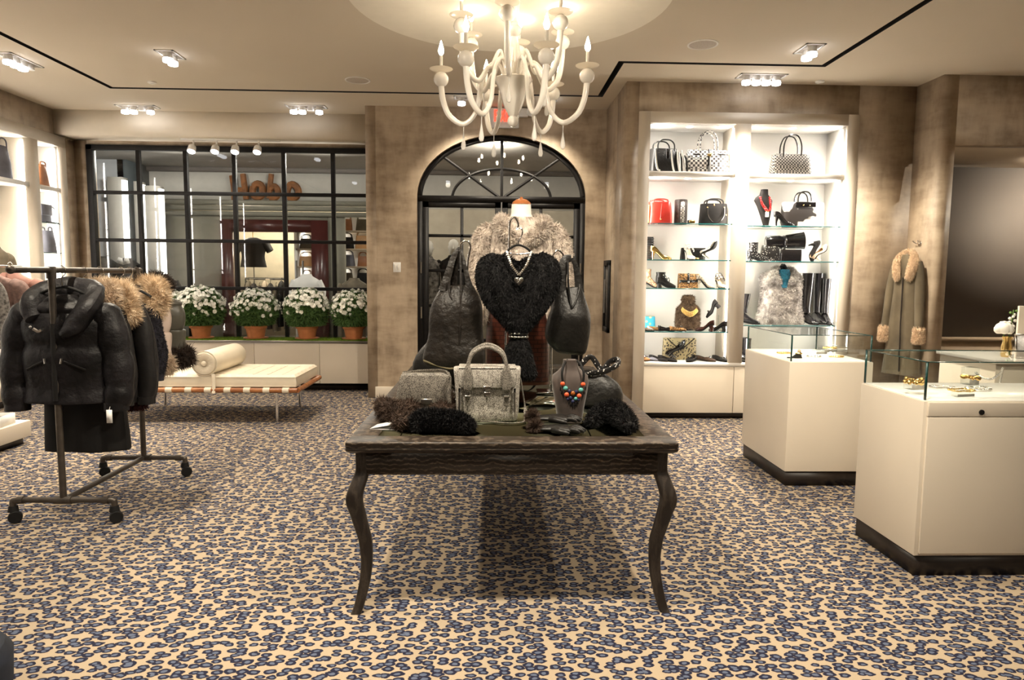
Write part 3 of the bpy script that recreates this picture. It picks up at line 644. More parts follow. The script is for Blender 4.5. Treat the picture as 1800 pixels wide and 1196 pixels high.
spot_fixture('recessed_spotlight', 'spotlight with four lit heads above the white display niche', 2.66, 6.88, 4, 'x', (1, 1, 1, 1), (0, -.15, -1), 34, size=1.5)
spot_fixture('recessed_spotlight', 'pair of spotlight heads beside the slot, over the glass cases', 2.75, 6.05, 2, 'y', (1, 1), (.3, .1, -1), 130)
spot_fixture('small_spotlight', 'single small ceiling spot by the exit sign, window side', -.34, 7.9, 1, 'x', (1,), (.1, .25, -1), 60)
spot_fixture('small_spotlight', 'single small ceiling spot by the exit sign, shelf side', .66, 7.9, 1, 'x', (1,), (-.1, .25, -1), 60)
for k, (x, y) in enumerate(((-2.9, 3.6), (2.75, 3.6), (-2.9, .8), (2.75, .8), (-.9, 2.4), (1.15, 2.4), (.1, -.9))):  # unseen fixtures added to light the floor, table and cases
    spot_fixture('recessed_spotlight', 'pair of spotlight heads '+['above the garment rack', 'above the near jewellery case', 'over the open carpet before the rack', 'over the open carpet before the cases', 'aimed at the table from the rack side', 'aimed at the table from the case side', 'over the shop floor behind the camera'][k], x, y, 2, 'y', (1, 1), [(0, .1, -1), (0, .1, -1), (0, .1, -1), (0, .1, -1), (.45, .85, -1.5), (-.45, .85, -1.5), (0, .4, -1)][k], [90, 60, 45, 35, 110, 110, 30][k])
for i, (x, y) in enumerate(((-1.38, 7.28), (1.80, 6.0))):
    mb = MB(); mb.lathe([(.13, 0), (.13, -.006), (.118, -.008), (.115, -.004)], 32, (x, y, C)); t = thing('ceiling_speaker', ['round grey ceiling speaker near the arched door wall', 'round grey ceiling speaker between the dome and the paired spotlights'][i], 'speaker', (x, y, C), 0, 'ceiling speakers')
    mb.build('rim', M['fixture'], t, world=True); MB().lathe([(.114, -.004), (.05, -.009), (.005, -.01)], 32, (x, y, C)).build('grille', M['speaker'], t, world=True)
for i, (u, v) in enumerate(((267, 144), (1441, 143))):
    p = atZ(u, v, C); t = thing('sprinkler_cap', ['flat white sprinkler cap near the black slot corner above the window', 'flat white sprinkler cap beside the four head spotlight over the niche'][i], 'sprinkler', p, 0, 'sprinkler caps')
    MB().lathe([(.045, 0), (.045, -.012), (.035, -.016)], 20).build('cap', M['fixture'], t); MB().lathe([(.02, -.016), (.018, -.022)], 12).build('button', M['fixture'], t)
# dome camera
p = atZ(117, 199, C); t = thing('security_camera', 'white dome security camera on the ceiling corner by the tan wall', 'camera', (p.x, p.y, C))
MB().lathe([(.12, 0), (.12, -.03), (.07, -.05)], 24).build('base', M['fixture'], t); MB().lathe([(.075, -.05), (.075, -.15), (.06, -.19), (.03, -.21)], 24).build('housing', M['fixture'], t)
MB().prism([(.01, -.17), (.06, -.18), (.06, -.08), (.01, -.08)], -.08, -.066).build('lens', M['black'], t, False)
# track light in front of the window
p = atY(405, 245, 8.95); t = thing('track_light', 'white track with four small spot heads in front of the window', 'track light', (p.x, 8.95, 3.205))
box((-.62, -.02, -.025), (.62, .02, 0)).build('track', M['fixture'], t, False)
for k, u in enumerate((340, 381, 416, 455)):
    x = atY(u, 255, 8.95).x - p.x
    h = MB().tube([(x, 0, -.02), (x, 0, -.09)], .012, 8).build('arm', M['fixture'], t)
    mb = MB(); mb.M = T(x-.01, -.02, -.12) @ RX(-.5); mb.lathe([(.025, .04), (.045, .02), (.052, -.04), (.05, -.06)], 16); mb.build('lamp_head', M['fixture'], t)
    mb = MB(); mb.M = T(x-.01, -.02, -.12) @ RX(-.5); mb.lathe([(.046, -.061), (.04, -.068)], 16); mb.build('lens', M['lamp'], t)
    o = lamp_at((p.x+x, 8.9, 3.03), 26*KS, NEUT, .03, 'SPOT'); o.data.spot_size = 1.5; o.data.spot_blend = .6; aim(o, (0, .08, -1))
# exit sign and emergency lamp
a = atY(858, 190, DWY-.05); b = atY(912, 225, DWY-.05)
t = thing('exit_sign', 'white exit sign with red letters above the arched door', 'sign', ((a.x+b.x)/2, DWY, b.z))
box((a.x, DWY-.06, b.z), (b.x, DWY-.01, a.z)).build('plate', M['paper'], t, False, bev=.004, world=True)
w0 = (b.x-a.x); hh = a.z-b.z; lx = a.x+w0*.22; lw = w0*.145; z0, z1 = b.z+hh*.30, b.z+hh*.92; s_ = .02; yy = DWY-.066
def bars(name, bs):
    mb = MB()
    for q in bs: mb.tube([(q[0], yy, q[1]), (q[2], yy, q[3])], s_/2, 6, True, .25, up=(0, 1, 0))
    mb.build(name, M['redexit'], t, False, world=True)
x = lx; zm = (z0+z1)/2
bars('letter_e', [(x, z0, x, z1), (x, z1-.01, x+lw*.8, z1-.01), (x, zm, x+lw*.7, zm), (x, z0+.01, x+lw*.8, z0+.01)]); x += lw*1.25
bars('letter_x', [(x, z0, x+lw, z1), (x, z1, x+lw, z0)]); x += lw*1.45
bars('letter_i', [(x, z0, x, z1)]); x += lw*.45
bars('letter_t', [(x, z1-.01, x+lw, z1-.01), (x+lw/2, z0, x+lw/2, z1)])
t = thing('emergency_light', 'small white twin emergency lamp beside the exit sign', 'lamp', (atY(918, 195, DWY).x, DWY, atY(918, 200, DWY).z))
box((-.07, -.08, -.05), (.07, -.01, .05)).build('box', M['paper'], t, False, bev=.01)
for s_ in (-1, 1):
    mb = MB(); mb.M = T(s_*.1, -.08, .01) @ RX(1.9); mb.lathe([(.03, -.03), (.055, .03), (.05, .035)], 16); mb.build('lamp_head', M['paper'], t)
p = atY(698, 470, DWY); t = thing('light_switch', 'white double light switch plate on the plaster beside the arched door', 'switch', (p.x, DWY, p.z))
box((-.045, -.012, -.06), (.045, 0, .06)).build('plate', M['paper'], t, False, bev=.003)
for s_ in (-1, 1): box((s_*.02-.014, -.017, -.035), (s_*.02+.014, -.012, .035)).build('rocker', M['fixture'], t, False, bev=.002)
t = thing('wall_cabinet', 'black framed recessed fire cabinet on the jog wall', 'cabinet', (BKX0, 8.02, 1.28))
mb = MB()
for a, b in (((-.03, -.17, -.42), (0, -.12, .42)), ((-.03, .12, -.42), (0, .17, .42)), ((-.03, -.17, .36), (0, .17, .42)), ((-.03, -.17, -.42), (0, .17, -.36))): mb.box(a, b)
mb.build('frame', M['steel'], t, False); box((-.012, -.12, -.36), (-.006, .12, .36)).build('door', M['screen'], t, False)
MB().tube([(-.03, .07, -.2), (-.03, .07, .2)], .008, 8).build('handle', M['nickel'], t)
# ================================================================== chandelier
CH = Vector((DC[0]+.03, DC[1], 0)); zc = lambda v: atY(900, v, DC[1]).z
ch = thing('chandelier', 'white glass chandelier with curved arms, candle bulbs and clear drops', 'chandelier', (CH.x, CH.y, zc(225)))
def chz(v): return zc(v)-zc(225)
mb = MB(); mb.lathe([(.012, chz(207)), (.035, chz(203)), (.06, chz(192)), (.085, chz(175)), (.10, chz(160)), (.125, chz(146)), (.145, chz(141)), (.14, chz(139)), (.10, chz(142)), (.05, chz(150))], 12)
mb.build('bowl', M['milk'], ch)
MB().ball((0, 0, chz(213)), .042, 16, 10).build('finial_ball', M['milk'], ch)
mb = MB(); mb.lathe([(.03, chz(150)), (.035, chz(125)), (.05, chz(100)), (.042, chz(80)), (.03, chz(66)), (.055, chz(58)), (.06, chz(50)), (.03, chz(42)), (.04, chz(20)), (.05, chz(0)), (.035, chz(-20)), (.02, C+.41-zc(225))], 20)
mb.build('column', M['milk'], ch)
def arm(ang, R, zb, zp, zcup, r0):
    ca, sa = math.cos(ang), math.sin(ang)
    P = smoothpath([(r0, chz(148)), (R*.16+r0, zp), (R*.38, zp-.02), (R*.50, (zp+zb)/2), (R*.58, zb+.05), (R*.72, zb), (R*.90, zb+.06), (R*.99, (zb+zcup)/2), (R, zcup)] , 34) if False else None
    q = smoothpath([(r0, 0, chz(148)), (r0+.05, 0, zp-.01), (R*.30, 0, zp), (R*.42, 0, zp-.10), (R*.50, 0, zb+.10), (R*.68, 0, zb), (R*.88, 0, zb+.06), (R*.97, 0, zb+.17), (R, 0, zcup)], 36)
    pts = [(x*ca, x*sa, z) for x, _, z in q]
    a = MB().tube(pts, [.012, .013, .015, .017, .02, .022, .022], 10).build('arm', M['milk'], ch)
    cx, cy = R*ca, R*sa
    MB().ball((cx, cy, zcup+.045), .056, 14, 9).build('glass_ball', M['milk'], a)
    MB().lathe([(.02, zcup+.10), (.08, zcup+.115), (.086, zcup+.12), (.08, zcup+.122), (.02, zcup+.112)], 20, (cx, cy, 0)).build('drip_dish', M['dish'], a)
    MB().lathe([(.012, zcup+.11), (.012, zcup+.215)], 10, (cx, cy, 0)).build('candle_tube', M['milk'], a)
    MB().lathe([(.007, zcup+.215), (.019, zcup+.235), (.021, zcup+.252), (.011, zcup+.29), (.002, zcup+.32)], 10, (cx, cy, 0)).build('bulb', M['bulb'], a)
    i = int(np.argmin([p[2] for p in pts])); bx, by, bz = pts[i]
    MB().lathe([(.004, bz-.015), (.003, bz-.06), (.007, bz-.09), (.017, bz-.145), (.019, bz-.165), (.012, bz-.185), (.003, bz-.19)], 12, (bx, by, 0)).build('glass_drop', M['crystal'], a)
    lamp_at((CH.x+cx, CH.y+cy, zc(225)+zcup+.26), 7.5*KC, (1, .80, .56), .015)
for k in range(6): arm(math.radians(-8+60*k), .535, chz(217), chz(112), chz(148), .05)
for k in range(6): arm(math.radians(22+60*k), .40, chz(150), chz(96), chz(72), .04)
# ================================================================== the long table
TZ, TX0, TX1, TY0, TY1 = .79, -.63, .835, 2.93, 5.47
tb = thing('display_table', 'long dark oak display table with curved legs and inset glass top', 'table', ((TX0+TX1)/2, 4.2, 0))
mb = MB(); rw = .125
for a, b in (((TX0, TY0, TZ-.028), (TX1, TY0+rw, TZ)), ((TX0, TY1-rw, TZ-.028), (TX1, TY1, TZ)), ((TX0, TY0+rw, TZ-.028), (TX0+rw, TY1-rw, TZ)), ((TX1-rw, TY0+rw, TZ-.028), (TX1, TY1-rw, TZ))): mb.box(a, b)
mb.build('top_frame', M['tablewood'], tb, False, bev=.007, world=True)
mb = MB(); ii = .022; prof = [(ii, TZ-.055), (ii-.014, TZ-.045), (.002, TZ-.04), (.002, TZ-.028)]
mb.loft([[(TX0+i, TY0+i, z), (TX1-i, TY0+i, z), (TX1-i, TY1-i, z), (TX0+i, TY1-i, z)] for i, z in prof]); mb.build('edge_moulding', M['tablewood'], tb, False, world=True)
box((TX0+rw-.01, TY0+rw-.01, TZ-.02), (TX1-rw+.01, TY1-rw+.01, TZ-.004)).build('glass_top', M['mirror'], tb, False, world=True)
ai = .035
for a, b in (((TX0+ai+.05, TY0+ai, TZ-.155), (TX1-ai-.05, TY0+ai+.025, TZ-.05)), ((TX0+ai+.05, TY1-ai-.025, TZ-.155), (TX1-ai-.05, TY1-ai, TZ-.05)), ((TX0+ai, TY0+ai+.05, TZ-.155), (TX0+ai+.025, TY1-ai-.05, TZ-.05)), ((TX1-ai-.025, TY0+ai+.05, TZ-.155), (TX1-ai, TY1-ai-.05, TZ-.05))):
    box(a, b).build('apron', M['tablewood'], tb, False, world=True)
lv = [785, 800, 825, 838, 871, 900, 930, 953, 989, 1024, 1060, 1076]; lo_ = [0, 0, 0, -.009, -.034, -.022, -.006, .006, .010, .001, -.02, -.032]; lw_ = [.062, .062, .062, .066, .071, .064, .058, .056, .050, .048, .045, .047]
zz = [max(0, atY(620, v, TY0+.06).z) for v in lv]; zz[-1] = 0
for sx in (0, 1):
    for sy in (0, 1):
        cx = TX0+ai+.031 if not sx else TX1-ai-.031; cy = TY0+ai+.031 if not sy else TY1-ai-.031
        dx = 1 if not sx else -1; dy = 1 if not sy else -1
        q = smoothpath([(o, w_, z) for o, w_, z in zip(lo_, lw_, zz)], 34)
        mb = MB(); mb.loft([sring(cx+dx*o, cy+dy*o, z, w_/2, w_/2, 20, 5) for o, w_, z in q][::-1]); mb.build('leg', M['legwood'], tb, world=True)
# ------------------------------------------------------------------ things on the table
def chainpts(P, n=200): return smoothpath(P, n)
def beadtube(P, r, beads, n=8):
    m = beads*4+1; q = smoothpath(P, m); rr = r*(.55+.45*np.abs(np.sin(np.linspace(0, beads*PI, m))))
    return MB().tube(q, rr, n)
# grey satchel
p = atZ(856, 741, TZ); t = thing('satchel_handbag', 'large grey crackled leather satchel with two round handles on the table', 'handbag', (p.x, p.y+.06, TZ)); k = (p.y)/1200
W = 61*k
mb = MB(); mb.loft([sring(0, 0, z, W*a, .075*b, 28, 5) for z, a, b in ((0, .86, .9), (.01, .90, 1), (.05, .93, 1.0), (.14, .95, .95), (.22, .98, .8), (.262, 1.0, .6), (.268, .98, .5))]); mb.jitter(.004, 9, 3); mb.build('body', M['crackle'], t)
fl = MB(); out = [(-.84, .275), (.84, .275), (.85, .20), (.80, .178), (.70, .172), (-.70, .172), (-.80, .178), (-.85, .20)]
fl.prism([(x*W, z) for x, z in out], -.089, -.075); fl.box((-.84*W, -.089, .262), (.84*W, .05, .276)); fl.build('flap', M['crackle'], t, False, bev=.004)
for y in (-.082, .05):
    mb = MB(); hx = .56*W
    mb.tube(smoothpath([(-hx, y, .24), (-hx*.98, y, .29), (-hx*.72, y+.005, .345), (0, y+.01, .375), (hx*.72, y+.005, .345), (hx*.98, y, .29), (hx, y, .24)], 30), .0095, 10); mb.build('handle', M['crackledk'], t)
for s_ in (-1, 1):
    x = s_*.56*W; mb = MB(); mb.tube(smoothpath([(x, -.093, .285), (x, -.096, .25), (x, -.096, .17), (x, -.088, .155)], 10), [.012, .02, .021, .017], 10, True, .3, up=(0, 1, 0)); mb.build('handle_tab', M['crackledk'], t)
    box((x-.013, -.084, .08), (x+.013, -.078, .16)).build('front_strap', M['crackledk'], t, False, bev=.002)
    box((x-.015, -.097, .125), (x+.015, -.084, .137)).build('strap_buckle', M['silver'], t, False, bev=.003)
    x = s_*.80*W; mb = MB(); mb.tube([(x, -.078, .17), (x, -.083, .05)], .006, 6, True, .4, up=(0, 1, 0)); z_ = mb.build('side_zip', M['black'], t)
    MB().tube([(x, -.085, .15), (x+.003, -.092, .02)], .004, 6).build('zip_pull', M['nickel'], z_)
mb = MB(); mb.box((-.018, -.100, .160), (.018, -.088, .185)); mb.box((-.015, -.098, .128), (.015, -.080, .155)); mb.build('clasp', M['silver'], t, False, bev=.003)
gs = np.array(p)
st = [(.98*W, 0, .21), (1.05*W, -.02, .14), (1.13*W, -.05, .05), (1.10*W, -.10, .012), (.8*W, -.135, .008), (.45*W, -.13, .008), (.1*W, -.105, .008), (-.2*W, -.10, .008)]
MB().tube(smoothpath(st, 40), .010, 8, True, .35, up=(0, .3, 1)).build('shoulder_strap', M['crackledk'], t)
# grey crossbody
p = atZ(748, 733, TZ); k = p.y/1200; t = thing('crossbody_bag', 'small grey crackled leather shoulder bag behind the brown fur', 'handbag', (p.x, p.y+.03, TZ)); W = 43*k
mb = MB(); mb.loft([sring(0, 0, z, W*a, .045*b, 24, 6) for z, a, b in ((0, .95, .9), (.01, 1, 1), (.10, 1, 1), (.215, 1, .85), (.225, .97, .7))]); mb.build('body', M['crackledk'], t)
box((-.99*W, -.052, .075), (.99*W, -.044, .22)).build('flap', M['crackledk'], t, False, bev=.004)
box((-.02, -.058, .072), (.035, -.051, .098)).build('clasp', M['nickel'], t, False, bev=.003)
MB().tube(smoothpath([(-1.0*W, 0, .2), (-1.12*W, -.01, .12), (-1.25*W, -.03, .02)], 12), .010, 8, True, .35, up=(0, 1, .2)).build('shoulder_strap', M['crackledk'], t)
MB().tube(smoothpath([(-.95*W, 0, .222), (0, .01, .232), (.9*W, -.03, .228), (.98*W, -.055, .12), (1.0*W, -.06, .01)], 24), .011, 8, True, .35, up=(0, 1, .6)).build('shoulder_strap', M['crackledk'], t)
# furs on the table
def furroll(name, label, pts, r, m, N, Lh, flat=1, cat='fur', extra=None):
    P = [atZ(u, v, TZ)+Vector((0, 0, h)) for u, v, h in pts]; c = sum(P, Vector())/len(P); c.z = TZ
    mb = MB(); mb.tube(smoothpath(P, 40), r, 12, True, flat, up=(0, 0, 1)); mb.jitter(.012, 14, len(label))
    for v in mb.V: v[:, 2] = np.maximum(v[:, 2], TZ+.003)
    mb.fur(N, Lh, .005, .2, .5)
    v = mb.V[-1]; v[:, 2] = np.maximum(v[:, 2], TZ+.001)
    t_ = thing(name, label, cat, c); mb.build('pelt', m, t_, False, world=True); return t_
furroll('fur_scarf', 'long brown fur scarf heaped at the table corner', [(672, 728, .05), (690, 742, .05), (720, 736, .05), (742, 722, .055), (770, 722, .05), (785, 730, .04), (760, 745, .035), (712, 755, .035), (700, 757, .03)], [.035, .05, .045, .045, .05, .04, .035, .04, .03], M['furbr'], 9000, .035, cat='scarf')
furroll('fur_headband', 'black fur headband lying in front of the grey satchel', [(728, 760, .035), (745, 758, .045), (775, 758, .045), (805, 760, .045), (825, 763, .03)], [.035, .05, .052, .05, .034], M['furblk'], 9000, .022, cat='headband')
furroll('fur_collar', 'black fur collar lying beside the leather gloves', [(1032, 752, .03), (1055, 745, .035), (1080, 742, .05), (1098, 752, .04), (1112, 764, .03)], [.028, .042, .055, .045, .028], M['furblk'], 8000, .022, cat='collar')
# small white card
p = atZ(678, 752, TZ); t = thing('price_card', 'folded white card under the brown fur scarf', 'card', p); mb = MB(); mb.M = RZ(-.2); mb.box((-.06, -.05, .0005), (.06, .05, .002)); mb.build('leaf', M['paper'], t, False)
mb = MB(); mb.M = RZ(-.2) @ T(-.06, 0, .002) @ RY(-.22); mb.box((0, -.05, 0), (.10, .05, .0015)); mb.build('leaf', M['paper'], t, False)
# gloves
for gi, (du, dv, dz, lab) in enumerate(((0, 0, 0, 'black leather glove with fur cuff, lower of the pair on the table'), (-6, -8, .03, 'black leather glove with fur cuff, resting on top of its pair'))):
    p = atZ(985+du, 762+dv, TZ); t = thing('leather_glove', lab, 'glove', (p.x, p.y+.02, TZ+dz), -.22+.08*gi, 'leather gloves')
    mb = MB(); mb.loft([np.stack([np.full(16, x), y+hw*np.cos(th), .004+hh+hh*np.sin(th)], 1) for x, y, hw, hh in ((-.10, 0, .036, .012), (-.05, 0, .036, .014), (-.01, 0, .042, .016), (.03, -.002, .045, .016), (.055, -.003, .043, .013)) for th in [np.linspace(0, 2*PI, 16, endpoint=False)]])
    mb.build('palm', M['leather'], t)
    for j, (y, L_) in enumerate(((.032, .062), (.011, .075), (-.012, .07), (-.034, .052))):
        MB().tube(smoothpath([(.045, y*.9, .016), (.045+L_*.4, y*1.1, .022), (.045+L_*.75, y*1.2, .018), (.045+L_, y*1.25, .010)], 10), [.012, .012, .0105, .006], 10).build('finger', M['leather'], t)
    MB().tube(smoothpath([(-.03, -.03, .015), (.0, -.055, .018), (.03, -.066, .014), (.05, -.066, .010)], 10), [.014, .014, .012, .007], 10).build('thumb', M['leather'], t)
    mb = MB(); mb.tube([(-.135, 0, .022), (-.10, 0, .018)], [.03, .036], 12, True, .6, up=(0, 0, 1)); mb.fur(2500, .03, .004, .1, .6); v = mb.V[-1]; v[:, 2] = np.maximum(v[:, 2], .0)
    mb.build('fur_cuff', M['furbr'], t, False)
# jewellery bust with statement necklace
p = atZ(1003, 745, TZ); k = p.y/1200; t = thing('jewellery_bust', 'taupe velvet neck bust with a coral and turquoise necklace', 'bust', (p.x, p.y+.05, TZ))
mb = MB(); mb.loft([sring(.0, y, z, a, b, 28, e) for z, a, b, y, e in ((0, .058, .05, 0, 3), (.01, .062, .052, 0, 3), (.08, .072, .055, 0, 2.6), (.15, .085, .055, 0, 2.6), (.20, .092, .052, 0, 2.6), (.235, .088, .046, .005, 2.4), (.255, .062, .04, .008, 2.2), (.275, .042, .036, .01, 2), (.30, .036, .034, .01, 2), (.312, .036, .034, .01, 2))]); mb.build('torso', M['velvet'], t)
nk = thing('statement_necklace', 'bead necklace of coral, turquoise and dark stones on the velvet bust', 'necklace', (p.x, p.y-.002, TZ+.12))
def px2(u, v, dy=0): q = atY(u, v, p.y-.008-dy); return q - Vector(nk.location)
for u, v, r, m in ((989, 675, .0115, 'coral'), (1025, 676, .0115, 'coral'), (994, 683, .012, 'turq'), (1021, 686, .012, 'turq'), (996, 694, .012, 'coral'), (1018, 696, .012, 'coral'), (1007, 692, .012, 'amber'), (1001, 688, .009, 'navyb'), (1013, 689, .009, 'navyb'), (1003, 700, .009, 'navyb'), (1012, 701, .009, 'turq'), (1007, 706, .009, 'navyb'), (998, 702, .007, 'navyb'), (1017, 703, .007, 'navyb')):
    MB().ball(px2(u, v), (r, r*.7, r), 12, 8).build('bead', M[m], nk)
for u, v in ((1000, 708), (1004, 711), (1008, 713), (1012, 711), (1016, 707), (987, 690), (1027, 690), (985, 684), (1029, 683)): MB().ball(px2(u, v), (.004, .004, .011), 8, 6).build('spike', M['patent'], nk)
for s_, us in ((1, ((989, 671), (988, 655), (992, 640), (998, 633))), (-1, ((1025, 672), (1026, 655), (1020, 640), (1012, 633)))):
    q = [px2(u, v, dy) for (u, v), dy in zip(us, (.0, -.005, -.03, -.06))]; MB().tube(smoothpath(q, 12), .006, 8, True, .5, up=(0, 1, 0)).build('ribbon', M['black'], nk)
# chrome hook stands
def hookstand(label, loop, u0, Y, base=True):
    p = atY(u0, 600, Y); t = thing('hook_stand', label, 'stand', (p.x, Y, TZ), 0, 'chrome hook stands')
    P = [atY(u, v, Y) for u, v in loop]; P = [Vector((p.x, Y, TZ+.02)), Vector(((p.x*.5+P[0].x*.5), Y, 1.2))] + P
    MB().tube(smoothpath(P, 60), .0065, 10).build('pole', M['chrome'], t, world=True)
    box((-.09, -.07, 0), (.09, .07, .012)).build('base', M['chrome'], t, False, bev=.003)
    MB().lathe([(.014, .012), (.014, .05), (.009, .055)], 12).build('collar', M['chrome'], t)
    return t
hookstand('chrome hook stand holding the large dark brown leather bag', [(822, 470), (824, 450), (827, 435), (824, 426), (818, 423.5), (811, 428), (809, 438), (811, 446)], 820, 4.22)
hookstand('tall chrome hook stand holding the black fur stole', [(895, 430), (896, 395), (899, 386), (904, 382), (909, 388), (911, 397), (907, 402)], 886, 4.25)
hookstand('chrome hook stand holding the black stitched shoulder bag', [(970, 480), (970, 458), (974, 446), (981, 440), (988, 445), (991, 453), (988, 458)], 970, 4.22)
# hobo bags: lofted from their outline rows (v, left u, right u)
def hobo(name, label, rows, Y, dep, m, straps, opening, piping, seed, cat='handbag'):
    P = []
    for v, ul, ur, d in rows: a, b = atY(ul, v, Y), atY(ur, v, Y); P.append(((a.x+b.x)/2, a.z, (b.x-a.x)/2, d))
    c = (P[0][0], Y, P[0][1]); t = thing(name, label, cat, c)
    q = smoothpath([(x, z, w_) for x, z, w_, _ in P], 26); dd = np.interp(np.linspace(0, 1, 26), np.linspace(0, 1, len(P)), [x[3] for x in P])
    mb = MB(); mb.loft([sring(x, Y, z, w_, dep*d_, 32, 2.6) for (x, z, w_), d_ in zip(q, dd)]); mb.jitter(.010, 13, seed); mb.build('body', m, t, world=True, sub=1)
    for sp, rr in straps:
        MB().tube(smoothpath([atY(u, v, Y+dy) for u, v, dy in sp], 20), rr, 10, True, .22, up=(0, 1, 0)).build('strap', m, t, world=True)
    for sp in opening:
        mb = MB(); mb.tube(smoothpath([atY(u, v, Y+dy) for u, v, dy in sp], 24), .006, 8); mb.build('stitched_edge', m, t, world=True)
    if piping: MB().tube(smoothpath([atY(u, v, Y-dep*.7) for u, v in piping], 20), .006, 8).build('piping', mat('olive_gilt_edge', (.16, .13, .06), .4, var=.2), t, world=True)
    return t
hobo('hobo_bag', 'large dark brown creased leather tote hanging from a chrome hook', [(646, 760, 838, .5), (640, 746, 850, .8), (620, 745, 852, 1), (590, 750, 852, 1), (560, 755, 850, .95), (530, 762, 845, .85), (512, 768, 838, .6), (500, 774, 832, .35)], 4.12, .085, M['leather2'],
     [([(778, 512, -.03), (787, 485, -.02), (796, 455, -.01), (804, 440, 0), (809, 437, 0)], [.03, .024, .018, .012, .012]), ([(826, 512, -.03), (822, 490, -.02), (815, 460, -.01), (809, 438, 0)], [.028, .016, .012, .012]), ([(797, 520, .05), (799, 480, .03), (803, 450, .01), (808, 438, .01)], [.022, .02, .016, .012])],
     [[(790, 495, -.05), (790, 515, -.06), (797, 530, -.065), (808, 536, -.065), (812, 525, -.06)], [(809, 445, -.02), (810, 500, -.06), (809, 560, -.085), (806, 640, -.07)]], [(744, 634), (765, 642), (790, 648), (806, 645)], 4)
hobo('hobo_bag', 'black leather shoulder bag with white stitched edges hanging from a chrome hook', [(622, 985, 1018, .4), (617, 975, 1030, .8), (600, 963, 1036, 1), (580, 960, 1038, 1), (555, 963, 1037, 1), (535, 968, 1031, .85), (515, 973, 1025, .6), (505, 978, 1022, .4)], 4.12, .09, M['leather'],
     [([(982, 512, -.03), (986, 485, -.02), (992, 460, -.01), (998, 455, 0), (1004, 455, 0)], [.05, .036, .028, .026, .022]), ([(1019, 515, .0), (1016, 490, .0), (1011, 465, .0), (1005, 454, 0)], [.030, .022, .016, .014])],
     [[(998, 457, -.03), (999, 500, -.05), (1004, 535, -.085), (1007, 540, -.085), (1016, 520, -.06), (1020, 500, -.03)]], None, 9)
# slouchy black bag lying at the table edge
p = atZ(1062, 718, TZ); t = thing('slouch_bag', 'slouchy black leather bag lying at the table edge behind the velvet bust', 'handbag', (p.x, p.y+.1, TZ)); k = (p.y+.1)/1200
mb = MB(); mb.loft([sring(x*k*38, 0, z, k*38*a, .09*b, 28, 2.5) for z, x, a, b in ((0, 0, .85, .8), (.015, 0, .95, 1), (.06, 0, 1, 1), (.12, -.1, .95, .9), (.17, -.35, .7, .6), (.20, -.55, .4, .3))]); mb.jitter(.012, 13, 5)
for v in mb.V: v[:, 2] = np.maximum(v[:, 2], .002)
mb.build('body', M['leather'], t, sub=1)
MB().tube(smoothpath([(-.9*38*k, -.03, .16), (-.5*38*k, -.06, .19), (.1*38*k, -.05, .20), (.65*38*k, -.04, .235), (.7*38*k, 0, .26), (.4*38*k, .02, .245), (.0, .02, .2), (-.5*38*k, .03, .27), (-1.0*38*k, .03, .22)], 50), .016, 8, True, .35, up=(0, 1, .2)).build('studded_strap', M['stud'], t)
MB().tube(smoothpath([(-1.9*38*k, -.12, .01), (-1.75*38*k, -.1, .08), (-1.45*38*k, -.06, .13), (-1.1*38*k, -.02, .13)], 20), .010, 8, True, .4, up=(0, 1, .2)).build('loose_strap', M['leather'], t)
# dark bag behind the tote
p = atY(742, 640, 4.75); t = thing('slouch_bag', 'dark leather bag half hidden behind the large brown tote', 'handbag', (atY(765, 640, 4.7).x, 4.7, TZ)); 
mb = MB(); mb.loft([sring(x, 0, z, a, .08*b, 24, 2.5) for z, x, a, b in ((0, 0, .15, .8), (.03, 0, .17, 1), (.12, .0, .17, 1), (.22, .02, .13, .7), (.30, .04, .06, .4))]); mb.jitter(.012, 12, 8)
for v in mb.V: v[:, 2] = np.maximum(v[:, 2], .002)
mb.build('body', M['leather'], t, sub=1)
for s_ in (-1, 1): MB().tube(smoothpath([(-.02, s_*.03, .27), (.0, s_*.03, .36), (.06, s_*.03, .38), (.1, s_*.03, .30)], 14), .008, 8).build('handle', M['leather'], t)
# ------------------------------------------------------------------ mannequin in grey fur with crocodile skirt
MY = 4.62; mx = atY(916, 400, MY).x
t = thing('mannequin_torso', 'headless white torso form on the table with a polished wood neck cap', 'mannequin', (mx, MY, TZ)); zz_ = lambda v: atY(916, v, MY).z-TZ
mb = MB(); mb.loft([sring(0, y, z, a, b, 24, 2.2) for z, a, b, y in ((.02, .10, .07, 0), (.3, .16, .10, 0), (.55, .13, .09, 0), (zz_(430), .17, .10, 0), (zz_(400), .17, .085, 0), (zz_(388), .09, .07, .01), (zz_(376), .068, .062, 0), (zz_(360), .064, .058, -.005))]); mb.build('body', M['skin'], t)
MB().lathe([(.064, zz_(360)), (.060, zz_(356)), (.035, zz_(351)), (.012, zz_(349.5)), (.008, zz_(347))], 20, (0, -.005, 0)).build('neck_cap', mat('polished_wood', (.35, .12, .04), .2, var=.1), t)
MB().lathe([(.11, 0), (.11, .012), (.02, .02)], 24).build('base', M['black'], t)
jk = thing('fur_jacket', 'grey rabbit fur jacket with big collar on the torso form', 'jacket', (mx, MY, TZ+.4))
zj = lambda v: atY(916, v, MY).z-TZ-.4
ribs = 1+.035*np.cos(30*np.linspace(0, 2*PI, 150, endpoint=False))[:, None]*np.array([1, 1, 0])
mb = MB(); mb.loft([sring(0, 0, 0, hw*MY/1200, d, 150, 2.3)*ribs+np.array([0, 0, zj(v)]) for v, hw, d in ((572, 60, .14), (555, 63, .15), (500, 64, .15), (450, 62, .145), (415, 58, .13), (402, 50, .115), (392, 38, .10), (383, 26, .09))], cap=True)
